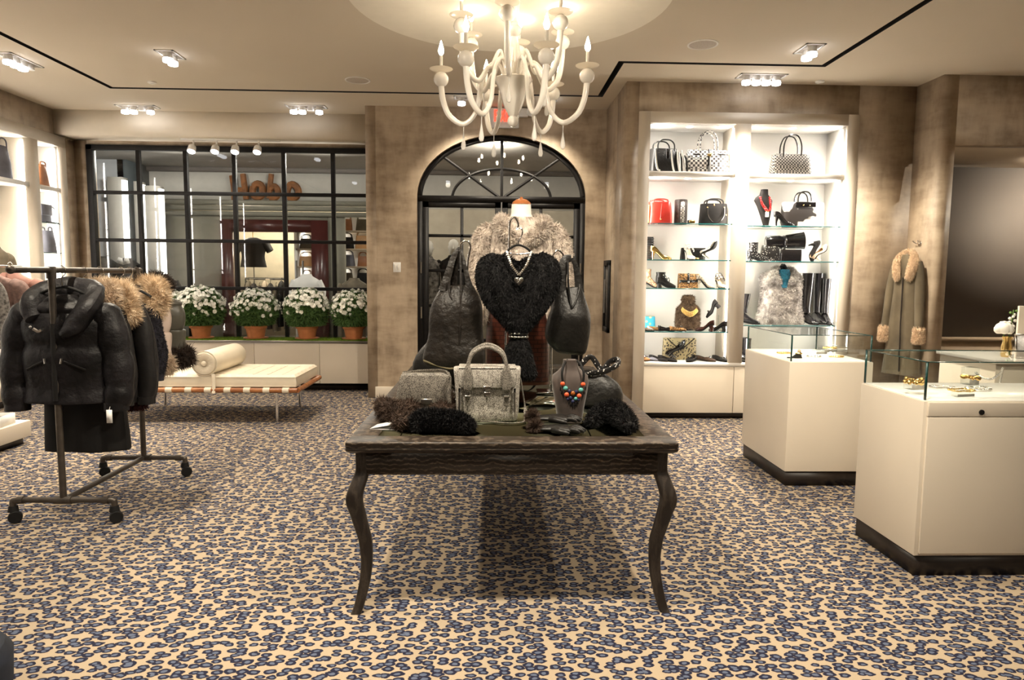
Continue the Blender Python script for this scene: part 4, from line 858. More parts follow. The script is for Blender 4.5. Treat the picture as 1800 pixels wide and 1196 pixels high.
mb.fur(26000, .02, .005, 1.4, .25); mb.build('body', M['furgrey'], jk, False)
for s_ in (-1, 1):
    mb = MB(); k = MY/1200; mb.tube(smoothpath([(s_*48*k, 0, zj(404)), (s_*62*k, -.01, zj(420)), (s_*70*k, -.02, zj(460)), (s_*72*k, -.03, zj(520)), (s_*64*k, -.05, zj(566))], 20), [.06, .075, .075, .07, .065], 14); mb.fur(9000, .03, .006, .7, .35, seed=3+s_); mb.build('sleeve', M['furgrey'], jk, False)
mb = MB(); k = MY/1200
mb.tube(smoothpath([(-12*k, -.12, zj(428)), (-26*k, -.12, zj(412)), (-34*k, -.06, zj(398)), (-26*k, .06, zj(390)), (0, .08, zj(388)), (26*k, .06, zj(390)), (36*k, -.06, zj(398)), (28*k, -.12, zj(412)), (12*k, -.12, zj(428))], 30), [.05, .07, .06, .045, .04, .045, .06, .07, .05], 12, True, .6)
mb.fur(13000, .036, .006, .3, .6, seed=8); mb.build('collar', M['furgrey'], jk, False)
sk = thing('crocodile_skirt', 'straight dark brown crocodile leather skirt below the fur jacket', 'skirt', (mx, MY-.02, TZ+.0)); ux = [(a.x-mx, b.x-mx) for a, b in [(atY(853, 690, MY-.2), atY(968, 690, MY-.2))]][0]
mb = MB(); mb.loft([sring((ux[0]+ux[1])/2, 0, z, (ux[1]-ux[0])/2*a, .14, 28, 4) for z, a in ((.012, 1.0), (.03, 1.0), (.2, 1.0), (.42, .98), (.5, .9))]); mb.build('shell', M['croc'], sk)
mb = MB(); mb.loft([sring((ux[0]+ux[1])/2, 0, z, (ux[1]-ux[0])/2*1.01, .143, 28, 4) for z in (.004, .022)]); mb.build('hem', mat('hem_leather', (.10, .035, .016), .4, var=.1), sk)
# ------------------------------------------------------------------ black fur stole on hanger with necklace
SY = 4.02; t = thing('fur_stole', 'black fur stole crossed on a hanger and belted with rhinestones', 'stole', (atY(912, 600, SY).x, SY, 1.0)); q = lambda u, v, dy=0: atY(u, v, SY+dy)
strips = [[(868, 452, .05), (852, 466, -.01), (849, 492, -.03), (862, 525, -.045), (888, 560, -.055), (905, 583, -.05)], [(880, 455, .05), (872, 472, -.03), (874, 500, -.06), (888, 535, -.07), (902, 565, -.07), (909, 583, -.055)], [(888, 462, .03), (890, 484, -.04), (898, 515, -.06), (906, 548, -.06), (911, 583, -.05)],
          [(950, 452, .05), (968, 466, -.01), (971, 494, -.03), (960, 525, -.045), (935, 560, -.055), (916, 583, -.05)], [(940, 455, .05), (950, 472, -.03), (949, 500, -.06), (936, 535, -.07), (921, 565, -.07), (913, 583, -.055)], [(934, 462, .03), (932, 484, -.04), (925, 515, -.06), (917, 548, -.06), (911, 583, -.05)]]
for i, sp in enumerate(strips):
    mb = MB(); mb.tube(smoothpath([q(*x) for x in sp], 26), [.03, .044, .047, .044, .036, .028], 12, True, .9); mb.jitter(.005, 16, i); mb.fur(9000, .018, .005, 1.0, .32, seed=i); mb.build('fur_panel', M['furblk'], t, False, world=True)
mb = MB(); mb.loft([sring(q(u, v).x, SY-.03, q(u, v).z, a*SY/1200, d, 20, 2.2) for u, v, a, d in ((914, 664, 22, .03), (913, 655, 28, .05), (911, 635, 25, .055), (911, 610, 20, .05), (911, 592, 14, .035), (911, 580, 12, .03))]); mb.jitter(.01, 16, 3); mb.fur(9000, .022, .005, 1.1, .35); mb.build('tail', M['furblk'], t, False, world=True)
mb = MB(); mb.tube(smoothpath([q(862, 462, .06), q(885, 470, .04), q(911, 486, .03), q(936, 470, .04), q(960, 462, .06)], 20), [.05, .07, .08, .07, .05], 12, True, .4, up=(0, 1, 0)); mb.fur(5000, .026, .006, .5, .5); mb.build('back_panel', M['furblk'], t, False, world=True)
for v in (585, 591):
    c = q(911, v); mb = MB(); P = [(c.x+.052*math.cos(a), SY-.035+.045*math.sin(a), c.z) for a in np.linspace(0, 2*PI, 161)]; mb.tube(P, .0085*(.45+.55*np.abs(np.sin(np.linspace(0, 14*PI, 161)))), 8, False); mb.build('rhinestone_belt', M['silver'], t, world=True)
h = thing('clothes_hanger', 'black hanger with chrome hook carrying the fur stole', 'hanger', q(912, 445)); HY = .04
MB().tube(smoothpath([q(868, 462, HY), q(885, 448, HY), q(898, 436, HY), q(911, 431, HY), q(925, 436, HY), q(938, 448, HY), q(956, 464, HY)], 30), .011, 8, True, .6).build('shoulder_bar', M['black'], h, world=True)
MB().tube(smoothpath([q(911, 432, HY), q(912, 422, HY), q(917, 415, HY), q(918, 405, HY), q(913, 401, HY), q(908, 404, HY)], 24), .004, 8).build('hook', M['chrome'], h, world=True)
n_ = thing('heart_necklace', 'silver chain necklace with a jewelled heart on the black stole', 'necklace', q(912, 490)); 
for a, b in (((891, 443), (912, 484)), ((934, 444), (912, 484))):
    mid = ((a[0]+b[0])/2+(-2 if a[0] < 912 else 2), (a[1]+b[1])/2+3); beadtube([q(*a, -.03), q(*mid, -.10), q(*b, -.115)], .0095, 13).build('chain', M['silver'], n_, world=True)
beadtube([q(891, 443, -.03), q(900, 446, -.02), q(912, 447, -.01), q(925, 446, -.02), q(934, 444, -.03)], .006, 12).build('chain', M['silver'], n_, world=True)
hp = [(16*math.sin(a)**3/16, (13*math.cos(a)-5*math.cos(2*a)-2*math.cos(3*a)-math.cos(4*a))/16) for a in np.linspace(0, 2*PI, 28, endpoint=False)]
c = q(912, 494, -.12); mb = MB(); mb.prism([(c.x+.027*x, c.z+.027*z) for x, z in hp], c.y-.008, c.y+.008); hb = mb.build('heart_pendant', M['silver'], n_, False, bev=.004, world=True)
for i in range(9):
    a = i*2.4; r = .004+.0016*i; MB().ball((c.x+r*math.cos(a), c.y-.009, c.z+.003+r*math.sin(a)), .0045, 8, 6).build('jewel', M['chrome'], hb, world=True)
for u, v in ((891, 443), (934, 444)): MB().ball(q(u, v, -.03), .009, 10, 8).build('clasp_ball', M['silver'], n_, world=True)
# ================================================================== garment rack
RXc, RY0, RY1, RZt = -2.575, 4.10, 5.06, 1.525
rk = thing('garment_rack', 'dark iron pipe garment rack on black castors', 'clothes rack', (RXc, 4.55, 0))
for y in (RY0, RY1):
    MB().tube([(RXc, y, .14), (RXc, y, RZt)], .019, 12).build('upright', M['iron'], rk, world=True)
    ft = MB().tube(smoothpath([(RXc-.30, y, .095), (RXc-.30, y, .125), (RXc-.27, y, .14), (RXc, y, .14), (RXc+.27, y, .14), (RXc+.30, y, .125), (RXc+.30, y, .095)], 40), .018, 12).build('foot_bar', M['iron'], rk, world=True)
    mb = MB(); mb.tube([(RXc-.05, y, .14), (RXc+.05, y, .14)], .025, 12); mb.build('tee_joint', M['iron'], rk, world=True)
    mb = MB(); mb.tube([(RXc, y, RZt-.05), (RXc, y, RZt+.02)], .026, 12); mb.build('tee_joint', M['iron'], rk, world=True)
    for s_ in (-1, 1):
        MB().tube([(RXc+s_*.27, y, .14), (RXc+s_*.235, y, .14)], .024, 10).build('elbow', M['iron'], rk, world=True)
        x = RXc+s_*.30; cs = MB().tube([(x, y, .105), (x, y, .07)], [.024, .03], 10).build('castor_fork', M['black'], rk, world=True)
        mb = MB(); mb.M = T(x+.015, y-.01, .038) @ RZ(.5) @ RX(PI/2); mb.lathe([(.01, -.017), (.034, -.017), (.038, -.010), (.038, .010), (.034, .017), (.01, .017)], 18); mb.build('wheel', M['black'], cs, world=True)
MB().tube([(RXc, RY0-.34, RZt), (RXc, RY1+.05, RZt)], .018, 12).build('hanging_rail', M['iron'], rk, world=True)
MB().tube([(RXc, RY0, .14), (RXc, RY1, .14)], .018, 12).build('bottom_rail', M['iron'], rk, world=True)
for y in (RY0-.34, RY1+.05): MB().ball((RXc, y, RZt), .024, 12, 8).build('end_cap', M['iron'], rk, world=True)
def hanger(y, label, x=RXc, w_=.2, z=None):
    z = z or RZt; t = thing('clothes_hanger', label, 'hanger', (x, y, z-.12), 0, 'hangers on the garment rack')
    MB().tube(smoothpath([(-w_, 0, -.06), (-w_*.6, 0, -.015), (0, 0, .02), (w_*.6, 0, -.015), (w_, 0, -.06)], 20), .009, 8).build('shoulder_bar', M['black'], t)
    MB().tube(smoothpath([(0, 0, .02), (0, 0, .075), (.018, 0, .095), (.022, 0, .125), (0, 0, .146), (-.022, 0, .13)], 20), .0028, 6).build('hook', M['chrome'], t)
def torso(mb, rows, n=36, puff=0, fold=0, e=2.4, seed=0):
    q = smoothpath([(r[0], r[1], r[2]) for r in rows], 44); rg = random.Random(seed); ph = [rg.uniform(0, 6) for _ in range(4)]
    x0s = np.interp(np.linspace(0, 1, 44), np.linspace(0, 1, len(rows)), [r[3] if len(r) > 3 else 0 for r in rows])
    R = []
    for k, (z, hw, hd) in enumerate(q):
        s_ = 1+(.075*abs(math.sin(puff*PI*k/43)) if puff else 0)
        r = sring(x0s[k], 0, z, hw*s_, hd*(1+(2.2*(s_-1))), n, e); a = np.linspace(0, 2*PI, n, endpoint=False)
        if fold: g = k/43; r[:, 1] += fold*(1-g*.7)*(np.sin(5*a+ph[0])+.6*np.sin(9*a+ph[1])); r[:, 0] += fold*.4*np.sin(4*a+ph[2]+z*8)
        R.append(r)
    return mb.loft(R)
def coat(name, label, y, zs, hw, hem, hd, zh, m, sl=True, puff=0, fold=.006, cat='coat', slm=None, cuff=None, x=RXc, seed=1, fur=None, twist=0, slz=None, arm_r=.075):
    t = thing(name, label, cat, (x, y, -.07 if x == RXc else 0), twist)
    mb = MB(); torso(mb, [(zh, hem*.98, hd*.9), (zh+.02, hem, hd), (zh+(zs-zh)*.4, (hw+hem)/2*.97, hd), (zs-.25, hw*.98, hd), (zs-.10, hw, hd*.9), (zs-.045, hw*.88, hd*.75), (zs, hw*.45, hd*.6), (zs+.03, hw*.28, hd*.5)], puff=puff, fold=fold, seed=seed)
    if fur: mb.fur(*fur)
    mb.build('body', m, t, not fur)
    if sl:
        for s_ in (-1, 1):
            zb = slz or zs-.60; q = smoothpath([(s_*hw*.80, 0, zs-.07), (s_*(hw+.02), 0, zs-.14), (s_*(hw+.055), -.01, zs-.32), (s_*(hw+.075), -.02, zb+.12), (s_*(hw+.06), -.035, zb)], 26)
            mb = MB(); rr = arm_r*np.interp(np.linspace(0, 1, 26), [0, .15, .6, 1], [.8, 1, .95, .8])*(1+(.14*np.abs(np.sin(np.linspace(0, puff*PI*.8, 26))) if puff else 0))
            mb.tube(q, rr, 16, True, .85, up=(0, 1, 0)); mb.jitter(.005, 16, seed+s_)
            if fur: mb.fur(int(fur[0]*.35), *fur[1:])
            a = mb.build('sleeve', slm or m, t, not fur)
            mb = MB(); e_ = q[-1]; mb.tube([e_+np.array([0, 0, .015]), e_-np.array([0, 0, .035])], arm_r*.82, 14, True, .85, up=(0, 1, 0))
            if cuff: mb.fur(2200, .05, .006, .3, .6); mb.build('fur_cuff', cuff, a, False)
            else: mb.build('cuff', slm or m, a)
    return t
def furcollar(t, pts, r, m, N=6000, L_=.06, seed=2):
    mb = MB(); mb.tube(smoothpath(pts, 30), r, 12, True, .8); mb.jitter(.01, 18, seed); mb.fur(N, L_, .006, .25, .65, seed=seed); mb.build('fur_collar', m, t, False)
def zipper(t, pts, m=None, r=.004, name='zip'): MB().tube(smoothpath(pts, 12), r, 6).build(name, m or M['nickel'], t)
# the black puffer in front
hanger(4.20, 'black hanger inside the black puffer jacket')
t = coat('puffer_jacket', 'black camouflage puffer jacket hanging first on the rack', 4.22, 1.42, .235, .24, .12, .80, M['nylon'], True, 5, .006, 'jacket', seed=2, slz=.78, arm_r=.088)
mb = MB(); mb.tube(smoothpath([(-.11, -.10, 1.30), (-.16, -.04, 1.39), (-.12, .05, 1.46), (0, .07, 1.485), (.12, .05, 1.46), (.17, -.04, 1.39), (.12, -.12, 1.27), (.06, -.14, 1.22)], 30), [.05, .08, .075, .065, .075, .085, .07, .035], 14, True, .7); mb.jitter(.012, 18, 4); mb.build('hood_collar', M['nylon'], t)
MB().tube([(0, -.135, 1.28), (.0, -.143, .82)], .016, 8, True, .5, up=(0, 1, 0)).build('front_placket', M['black'], t)
for s_ in (-1, 1):
    zipper(t, [(s_*.05, -.140, 1.06), (s_*.11, -.137, 1.035), (s_*.17, -.12, 1.005)], M['nylon2'], .007, 'pocket_welt'); MB().tube([(s_*.05, -.148, 1.075), (s_*.045, -.15, 1.045)], .006, 8).build('zip_pull', M['nickel'], t)
    MB().ball((s_*.13, -.13, 1.26), (.008, .006, .008), 8, 6).build('snap', M['nickel'], t)
box((-.012, .01, 1.36), (.012, .016, 1.40)).build('neck_label', M['tan'], t, False)
MB().tube(smoothpath([(-.10, -.15, 1.25), (-.07, -.155, 1.235), (-.05, -.155, 1.245)], 8), .009, 8).build('toggle', M['nickel'], t)
mb = MB(); torso(mb, [(.56, .22, .07), (.60, .24, .09), (.72, .23, .09), (.84, .22, .08)], fold=.006, seed=6)
t = thing('black_coat', 'long black wool coat showing below the puffer jacket', 'coat', (RXc+.02, 4.34, -.07)); mb = MB(); torso(mb, [(.47, .25, .08), (.50, .26, .085), (.9, .23, .085), (1.2, .2, .08), (1.36, .19, .07), (1.41, .09, .05)], fold=.010, seed=6); mb.build('body', M['black'], t)
for s_ in (-1, 1): MB().tube(smoothpath([(s_*.17, 0, 1.34), (s_*.22, 0, 1.1), (s_*.24, -.01, .76)], 12), [.05, .06, .05], 12).build('sleeve', M['black'], t)
tg = thing('price_tag', 'white paper price tag hanging from the puffer sleeve', 'tag', (-2.29, 4.12, .66)); box((-.017, -.001, -.05), (.017, .001, .03)).build('card', M['paper'], tg, False)
MB().tube(smoothpath([(0, 0, .03), (.01, .02, .09), (-.005, .03, .13)], 8), .0018, 6).build('string', M['paper'], tg)
# the row behind it
hanger(4.42, 'black hanger inside the charcoal parka')
t = coat('parka', 'charcoal parka with a pale coyote collar and dark fur cuff, second coat on the rack', 4.47, 1.42, .16, .18, .10, .72, M['nylon2'], seed=4, slz=.76, arm_r=.06)
furcollar(t, [(-.12, -.08, 1.30), (-.16, 0, 1.40), (-.06, .06, 1.46), (.08, .05, 1.47), (.14, -.02, 1.43), (.17, -.08, 1.36)], [.05, .06, .05, .055, .065, .05], M['furpale'], 7000, .05, 5)
mb = MB(); mb.ball((.15, -.12, 1.31), (.045, .05, .075), 12, 8); mb.fur(1800, .035, .005, .2, .6); mb.build('fur_pompom', M['maroon'], t, False)
hanger(4.60, 'black hanger inside the olive parka')
t = coat('parka', 'black parka with olive lining and a long tan fur collar, third coat on the rack', 4.64, 1.42, .20, .22, .10, .72, M['nylon2'], seed=7, slz=.74, arm_r=.062)
mb = MB(); mb.loft([[(x-.03*g, -.105-.01*g, z), (x+.035, -.118-.01*g, z), (x+.055, -.10, z), (x-.02, -.09, z)] for x, z, g in ((.09, 1.25, 0), (.12, 1.1, .3), (.14, .95, .6), (.16, .75, 1))]); mb.build('lapel_lining', M['olive'], t, False)
furcollar(t, [(-.10, -.05, 1.32), (-.10, .05, 1.45), (.06, .05, 1.47), (.14, -.03, 1.42), (.18, -.09, 1.34), (.22, -.13, 1.27)], [.05, .055, .06, .065, .065, .055], M['furcoy'], 9000, .06, 6)
MB().tube([(.205, -.12, .97), (.215, -.11, .74)], .005, 6).build('zip', M['gold'], t); box((.19, -.12, 1.15), (.21, -.11, 1.162)).build('badge', M['gold'], t, False)
t = coat('knit_cardigan', 'dark red lined black jacket, fourth on the rack', 4.76, 1.42, .16, .17, .09, .68, M['wool'], seed=9, slz=.72, arm_r=.055, cat='jacket'); box((.06, -.10, 1.36), (.14, -.085, 1.41)).build('red_lining', M['redb'], t, False, bev=.01)
mb = MB(); torso(mb, [(.64, .18, .085), (.68, .19, .09), (.74, .18, .085)], fold=.004, seed=3); mb.fur(2500, .03, .006, .3, .6); mb.build('fur_hem', M['maroon'], t, False)
hanger(4.86, 'black hanger inside the navy textured coat')
t = coat('textured_coat', 'black looped fur coat, between the parkas and the down vests', 4.88, 1.41, .17, .18, .10, .80, M['dknit'], fur=(14000, .018, .005, .3, .7), seed=11, slz=.86, arm_r=.05)
hanger(4.97, 'black hanger inside the cream down vest')
t = coat('down_vest', 'cream pink quilted down vest with a tan fur collar and hem', 5.0, 1.42, .245, .255, .09, .93, M['blush'], False, 5, .003, 'vest', seed=13)
furcollar(t, [(-.10, -.05, 1.38), (-.04, .06, 1.46), (.08, .06, 1.48), (.16, .0, 1.45), (.20, -.07, 1.36), (.19, -.10, 1.27)], [.06, .065, .07, .075, .07, .05], M['furcoy'], 9000, .06, 7)
mb = MB(); mb.tube(smoothpath([(-.2, -.06, .90), (.0, -.11, .90), (.15, -.10, .91), (.26, -.02, .93)], 16), [.05, .06, .065, .06], 12); mb.fur(6000, .055, .006, .2, .7); mb.build('fur_hem', M['furpale'], t, False)
t = coat('down_vest', 'moss green quilted down vest, last on the rack', 5.13, 1.42, .285, .30, .09, .97, M['moss'], False, 5, .003, 'vest', seed=15)
mb = MB(); mb.tube(smoothpath([(0, -.06, .94), (.15, -.08, .95), (.26, -.03, .96), (.33, .03, .97)], 16), [.05, .06, .07, .06], 12); mb.fur(5500, .055, .006, .2, .7); mb.build('fur_hem', M['furdk'], t, False)
furcollar(t, [(0, .03, 1.46), (.07, .03, 1.52), (.13, .03, 1.51), (.19, .03, 1.46)], [.04, .055, .055, .04], M['furdk'], 4000, .05, 9)
hanger(5.07, 'black hanger inside the moss down vest')
# garments on the wall rail further back
wr = thing('wall_rail', 'thin steel hanging rail fixed in front of the wall shelves', 'rail', (-4.62, 6.4, 1.56))
MB().tube([(-4.62, 5.6, 1.56), (-4.62, 6.9, 1.56)], .012, 10).build('bar', M['nickel'], wr, world=True)
for y in (5.62, 6.88): MB().tube([(-4.62, y, 1.56), (WL+.03, y, 1.56)], .010, 8).build('bracket', M['nickel'], wr, world=True)
for i, (y, nm, lab, m, hwid, zh, cat) in enumerate(((6.15, 'knit_sweater', 'grey marled knit sweater hanging on the wall rail', M['wool'], .26, .82, 'sweater'), (6.45, 'knit_sweater', 'pinkish grey cardigan hanging behind the marled sweater on the wall rail', mat('mauve_knit', (.25, .16, .14), .9, var=.15, vs=30), .26, .9, 'sweater'), (6.75, 'knit_sweater', 'dusty rose blouse at the end of the wall rail', mat('rose_cloth', (.40, .21, .17), .8, var=.1), .26, 1.0, 'blouse'))):
    coat(nm, lab, y, 1.47, hwid, hwid, .08, zh, mat('marl_grey', (.16, .15, .14), .95, var=.4, vs=40) if i == 0 else m, x=-4.62, seed=20+i, cat=cat); hanger(y, ['black hanger of the marled sweater on the wall rail', 'black hanger of the mauve cardigan on the wall rail', 'black hanger of the rose blouse on the wall rail'][i], x=-4.62, z=1.575)
# ------------------------------------------------------------------ low white plinth in front of the wall shelves
pl = thing('display_plinth', 'low white two tier plinth standing before the wall shelves', 'plinth', (-4.55, 5.6, 0))
box((-5.0, 4.6, 0), (-4.12, 6.05, .06)).build('base', M['toe'], pl, False, world=True); box((-5.0, 4.6, .06), (-4.08, 6.1, .20)).build('lower_tier', M['cream'], pl, False, bev=.004, world=True)
box((-4.95, 5.0, .20), (-4.35, 6.0, .34)).build('upper_tier', M['cream'], pl, False, bev=.004, world=True)
tr = thing('shoe_box', 'open white shoe box with black tissue on the low plinth', 'box', (-4.28, 5.86, .20), .1)
for a, b in (((-.16, -.11, .0), (.16, -.10, .09)), ((-.16, .10, 0), (.16, .11, .09)), ((-.16, -.1, 0), (-.15, .1, .09)), ((.15, -.1, 0), (.16, .1, .09)), ((-.15, -.1, 0), (.15, .1, .008))): box(a, b).build('side', M['paper'], tr, False)
box((-.15, -.1, .03), (.15, .1, .06)).build('tissue', M['black'], tr, False, bev=.01)
# ------------------------------------------------------------------ bags on the wall shelves
def bag(name, label, x, y, z, w_, h, d, m, hm=None, handle=.0, rz=0, taper=.85, flap=None, clasp=None, cat='handbag', group=None, e=5, hw=.35, jit=.003, sides=None, twoh=True, base=None):
    t = thing(name, label, cat, (x, y, z), rz, group)
    mb = MB(); mb.loft([sring(0, 0, zz, w_/2*a, d/2*b, 24, e) for zz, a, b in ((0, 1, .95), (.008, 1.01, 1), (h*.5, (1+taper)/2, .95), (h*.97, taper, .7), (h, taper*.98, .6))]); mb.jitter(jit, 14, int(w_*1000) % 97); mb.build('body', m, t)
    if handle:
        for yy in ((-d*.32, d*.32) if twoh else (0,)):
            MB().tube(smoothpath([(-w_*hw, yy, h*.85), (-w_*hw*.98, yy, h+handle*.45), (-w_*hw*.6, yy, h+handle*.9), (0, yy, h+handle), (w_*hw*.6, yy, h+handle*.9), (w_*hw*.98, yy, h+handle*.45), (w_*hw, yy, h*.85)], 28), .0075, 8).build('handle', hm or m, t)
    if flap: box((-w_*.5*taper, -d*.5-.006, h*flap), (w_*.5*taper, -d*.42+.01, h*1.005)).build('flap', hm or m, t, False, bev=.006)
    if clasp: box((-.015, -d*.5-.014, h*.42), (.015, -d*.5-.004, h*.56)).build('clasp', clasp, t, False, bev=.002)
    return t
bx = WL-.11
bag('suede_backpack', 'slate grey suede backpack on the middle glass shelf of the wall niche', bx, 8.73, 1.747, .24, .27, .14, M['slate'], rz=PI/2, taper=.7, handle=.04, hw=.15, e=3)
t = bag('flap_bag', 'slate suede flap bag with a long shoulder strap on the upper glass shelf', bx, 8.68, 2.112, .22, .22, .09, M['slate'], rz=PI/2, taper=.95, flap=.4)
MB().tube(smoothpath([(.1, -.05, .2), (.2, -.06, .14), (.27, -.06, .02), (.1, -.07, .006), (-.05, -.07, .006)], 20), .006, 6).build('strap', M['black'], t)
bag('tan_tote', 'cognac leather tote on the top shelf of the wall niche', bx, 8.66, 2.552, .24, .26, .14, M['brownl'], rz=PI/2, taper=.6, handle=.03, hw=.2, e=3)
bag('grey_tote', 'charcoal tote with upright handle on the top shelf beside the divider', bx, 7.98, 2.552, .3, .36, .14, M['slate'], rz=PI/2, taper=.7, handle=.08, hw=.2, e=3)
# dark olive coat at the edge of the wall shelves
t = coat('wool_coat', 'dark olive coat hanging inside the wall niche beside the divider', 7.62, 1.75, .18, .2, .08, .8, M['olive'], x=WL+.03, seed=31, twist=PI/2)
# ------------------------------------------------------------------ daybed
bz = .33; a = atZ(531, 696, bz); b = atZ(570, 669, bz)
DX1, DY0, DY1 = -1.96, 6.93, 7.83; DX0 = -3.95
db = thing('daybed', 'ivory tufted leather daybed with teak frame and steel legs', 'daybed', ((DX0+DX1)/2, 7.38, 0))
for A, B in (((DX0, DY0, bz), (DX1, DY0, bz)), ((DX0, DY1, bz), (DX1, DY1, bz)), ((DX0, DY0, bz), (DX0, DY1, bz)), ((DX1, DY0, bz), (DX1, DY1, bz))): MB().tube([A, B], .026, 12).build('frame_rail', M['teak'], db, world=True)
for x in (DX0+.25, DX1-.22):
    for y in (DY0+.03, DY1-.03): MB().tube([(x, y, 0), (x, y, bz)], .015, 10).build('leg', M['chrome'], db, world=True)
for x in np.arange(DX0+.12, DX1-.1, .195):
    mb = MB(); mb.tube([(x-.033, DY0, bz), (x+.033, DY0, bz)], .0295, 12); mb.build('strap', M['ivory'], db, world=True)
nx, ny = 81, 37; X = np.linspace(DX0+.0, DX1-.02, nx); Y = np.linspace(DY0+.02, DY1-.02, ny); z0, th = bz+.03, .125
cell = .15
def tuft(x, y):
    gx = abs(math.sin(PI*(x-DX0)/cell)); gy = abs(math.sin(PI*(y-DY0-.02)/cell)); e = min(x-DX0, DX1-.02-x, y-DY0-.02, DY1-.02-y)
    return z0+th*(1 if e > .02 else .78+.22*max(0, e)/.02) - .02*(1-min(gx, gy)**.5)*(e > .03)
mb = MB(); vv = [(x, y, tuft(x, y)) for y in Y for x in X]; ff = [(j*nx+i, j*nx+i+1, (j+1)*nx+i+1, (j+1)*nx+i) for j in range(ny-1) for i in range(nx-1)]; mb.add(vv, ff)
rim = [(x, Y[0]) for x in X] + [(X[-1], y) for y in Y[1:]] + [(x, Y[-1]) for x in X[::-1][1:]] + [(X[0], y) for y in Y[::-1][1:-1]]
mb.loft([[(x, y, z) for x, y in rim] for z in (z0, z0+.02, z0+th*.5, z0+th*.78)], cap=False); cx_, cy_ = np.mean(X), np.mean(Y)
mb.V[-1][:, :2] += (mb.V[-1][:, :2]-np.array([cx_, cy_]))*np.where((mb.V[-1][:, 2] > z0+.01) & (mb.V[-1][:, 2] < z0+th*.7), .006, 0)[:, None]
mt = mb.build('mattress', M['ivory'], db, world=True, ang=60)
seam = mat('tuft_seam', (.42, .36, .27), .6, var=0)
for i in range(1, 13): MB().tube([(DX0+cell*i, Y[0]+.03, z0+th-.016), (DX0+cell*i, Y[-1]-.03, z0+th-.016)], .004, 6).build('seam', seam, mt, world=True)
for i in range(1, 6): MB().tube([(X[0]+.03, DY0+.02+cell*i, z0+th-.016), (X[-1]-.03, DY0+.02+cell*i, z0+th-.016)], .004, 6).build('seam', seam, mt, world=True)
for zp in (z0+th*.8, z0+.012): MB().tube([(x, y, zp) for x, y in rim]+[(*rim[0], zp)], .005, 6, False).build('piping', M['ivory'], mt, world=True)
bc = atY(361, 648, DY0+.04); br = .125; bxx = bc.x; bzz = z0+th+br-.012
bo = thing('bolster', 'ivory leather bolster cushion with buttoned round end on the daybed', 'cushion', (bxx, (DY0+DY1)/2, bzz-br))
mb = MB(); mb.M = T(bxx, DY0+.01, bzz) @ RX(-PI/2); mb.lathe([(.012, -.004), (.03, .006), (.07, -.014), (.11, -.006), (br, .02), (br*1.02, .3), (br*1.02, .6), (br, DY1-DY0-.06), (.10, DY1-DY0-.03), (.02, DY1-DY0-.03)], 32); mb.build('roll', M['ivory'], bo, world=True)
for k in range(20):
    a = 2*PI*k/20; MB().tube([(bxx+.03*math.cos(a), DY0+.012, bzz+.03*math.sin(a)), (bxx+.075*math.cos(a), DY0-.005, bzz+.075*math.sin(a)), (bxx+.112*math.cos(a), DY0+.008, bzz+.112*math.sin(a))], .0022, 5).build('pleat', M['ivory'], bo, world=True)
MB().ball((bxx, DY0+.005, bzz), (.028, .012, .028), 14, 8).build('button', M['ivory'], bo, world=True)
o = MB().torus((0, 0, 0), br, .005, 32, 6).build('piping', M['ivory'], bo); o.rotation_euler = (PI/2, 0, 0); o.location = (0, DY0+.02-(DY0+DY1)/2, br)
MB().tube(smoothpath([(bxx+.09, DY0-.002, bzz-.10), (bxx+.10, DY0-.008, z0+th*.6), (bxx+.10, DY0-.012, bz+.05), (bxx+.10, DY0-.028, bz-.03)], 14), .018, 8, True, .25, up=(0, 1, 0)).build('strap', M['ivory'], bo, world=True)
# ------------------------------------------------------------------ potted mums
def mum(u, label, rx, rz_, seed, dens=1.0):
    p = atY(u, 590, 9.02); t = thing('potted_chrysanthemum', label, 'plant', (p.x, 9.02, .662), 0, 'potted white chrysanthemums')
    MB().lathe([(.15, 0), (.16, .012), (.15, .018), (.02, .012)], 24).build('saucer', M['terracotta'], t)
    po = MB().lathe([(.105, .012), (.125, .13), (.142, .135), (.148, .185), (.14, .19), (.128, .18), (.12, .14)], 28, cap=False).build('pot', M['terracotta'], t)
    MB().lathe([(.127, .165), (.02, .17)], 20).build('soil', M['toe'], t)
    rg = np.random.default_rng(seed); zc_ = .36
    mb = MB(); core = MB(); core.ball((0, 0, zc_), (rx*.80, .26, rz_*.8), 16, 10)
    mb.fur(5200, .10, .034, -.1, .8, src=core, seed=seed); v = mb.V[-1]; v[:, 2] = np.maximum(v[:, 2], .17)
    mb.V.append(core.verts()*np.array([.9, .9, .9])+np.array([0, 0, .036])); [mb.F.append(f+mb.n) for f in core.F]; mb.n += core.n
    fo = mb.build('foliage', M['leaf'], t, False); fo['kind'] = 'stuff'
    MB().tube(smoothpath([(0, 0, .16), (.01, 0, .22), (0, 0, .3)], 6), .02, 8).build('stem', M['green'], t)
    # blossoms: low rosettes in one instanced-size mesh each
    global BLOSSOM
    n = int(330*dens)
    for i in range(n):
        a = rg.uniform(0, 2*PI); c_ = rg.uniform(-.05, 1)**.8 if True else 0; c_ = float(rg.uniform(-.12, 1)); c_ = c_ if c_ > .25 or rg.random() < .35 else float(rg.uniform(.25, 1))
        s_ = math.sqrt(max(0, 1-c_*c_)); pos = np.array([rx*s_*math.cos(a), .29*s_*math.sin(a), zc_+rz_*c_])+rg.normal(size=3)*np.array([.018, .012, .016])
        if pos[1] > .16: continue
        o = bpy.data.objects.new('blossom', BLOSSOM); COL.objects.link(o); o.parent = t; o.location = pos
        o.rotation_euler = Vector((s_*math.cos(a), s_*math.sin(a), c_)).to_track_quat('Z', 'Y').to_euler(); k = rg.uniform(.75, 1.25); o.scale = (k, k, k)
mb = MB()
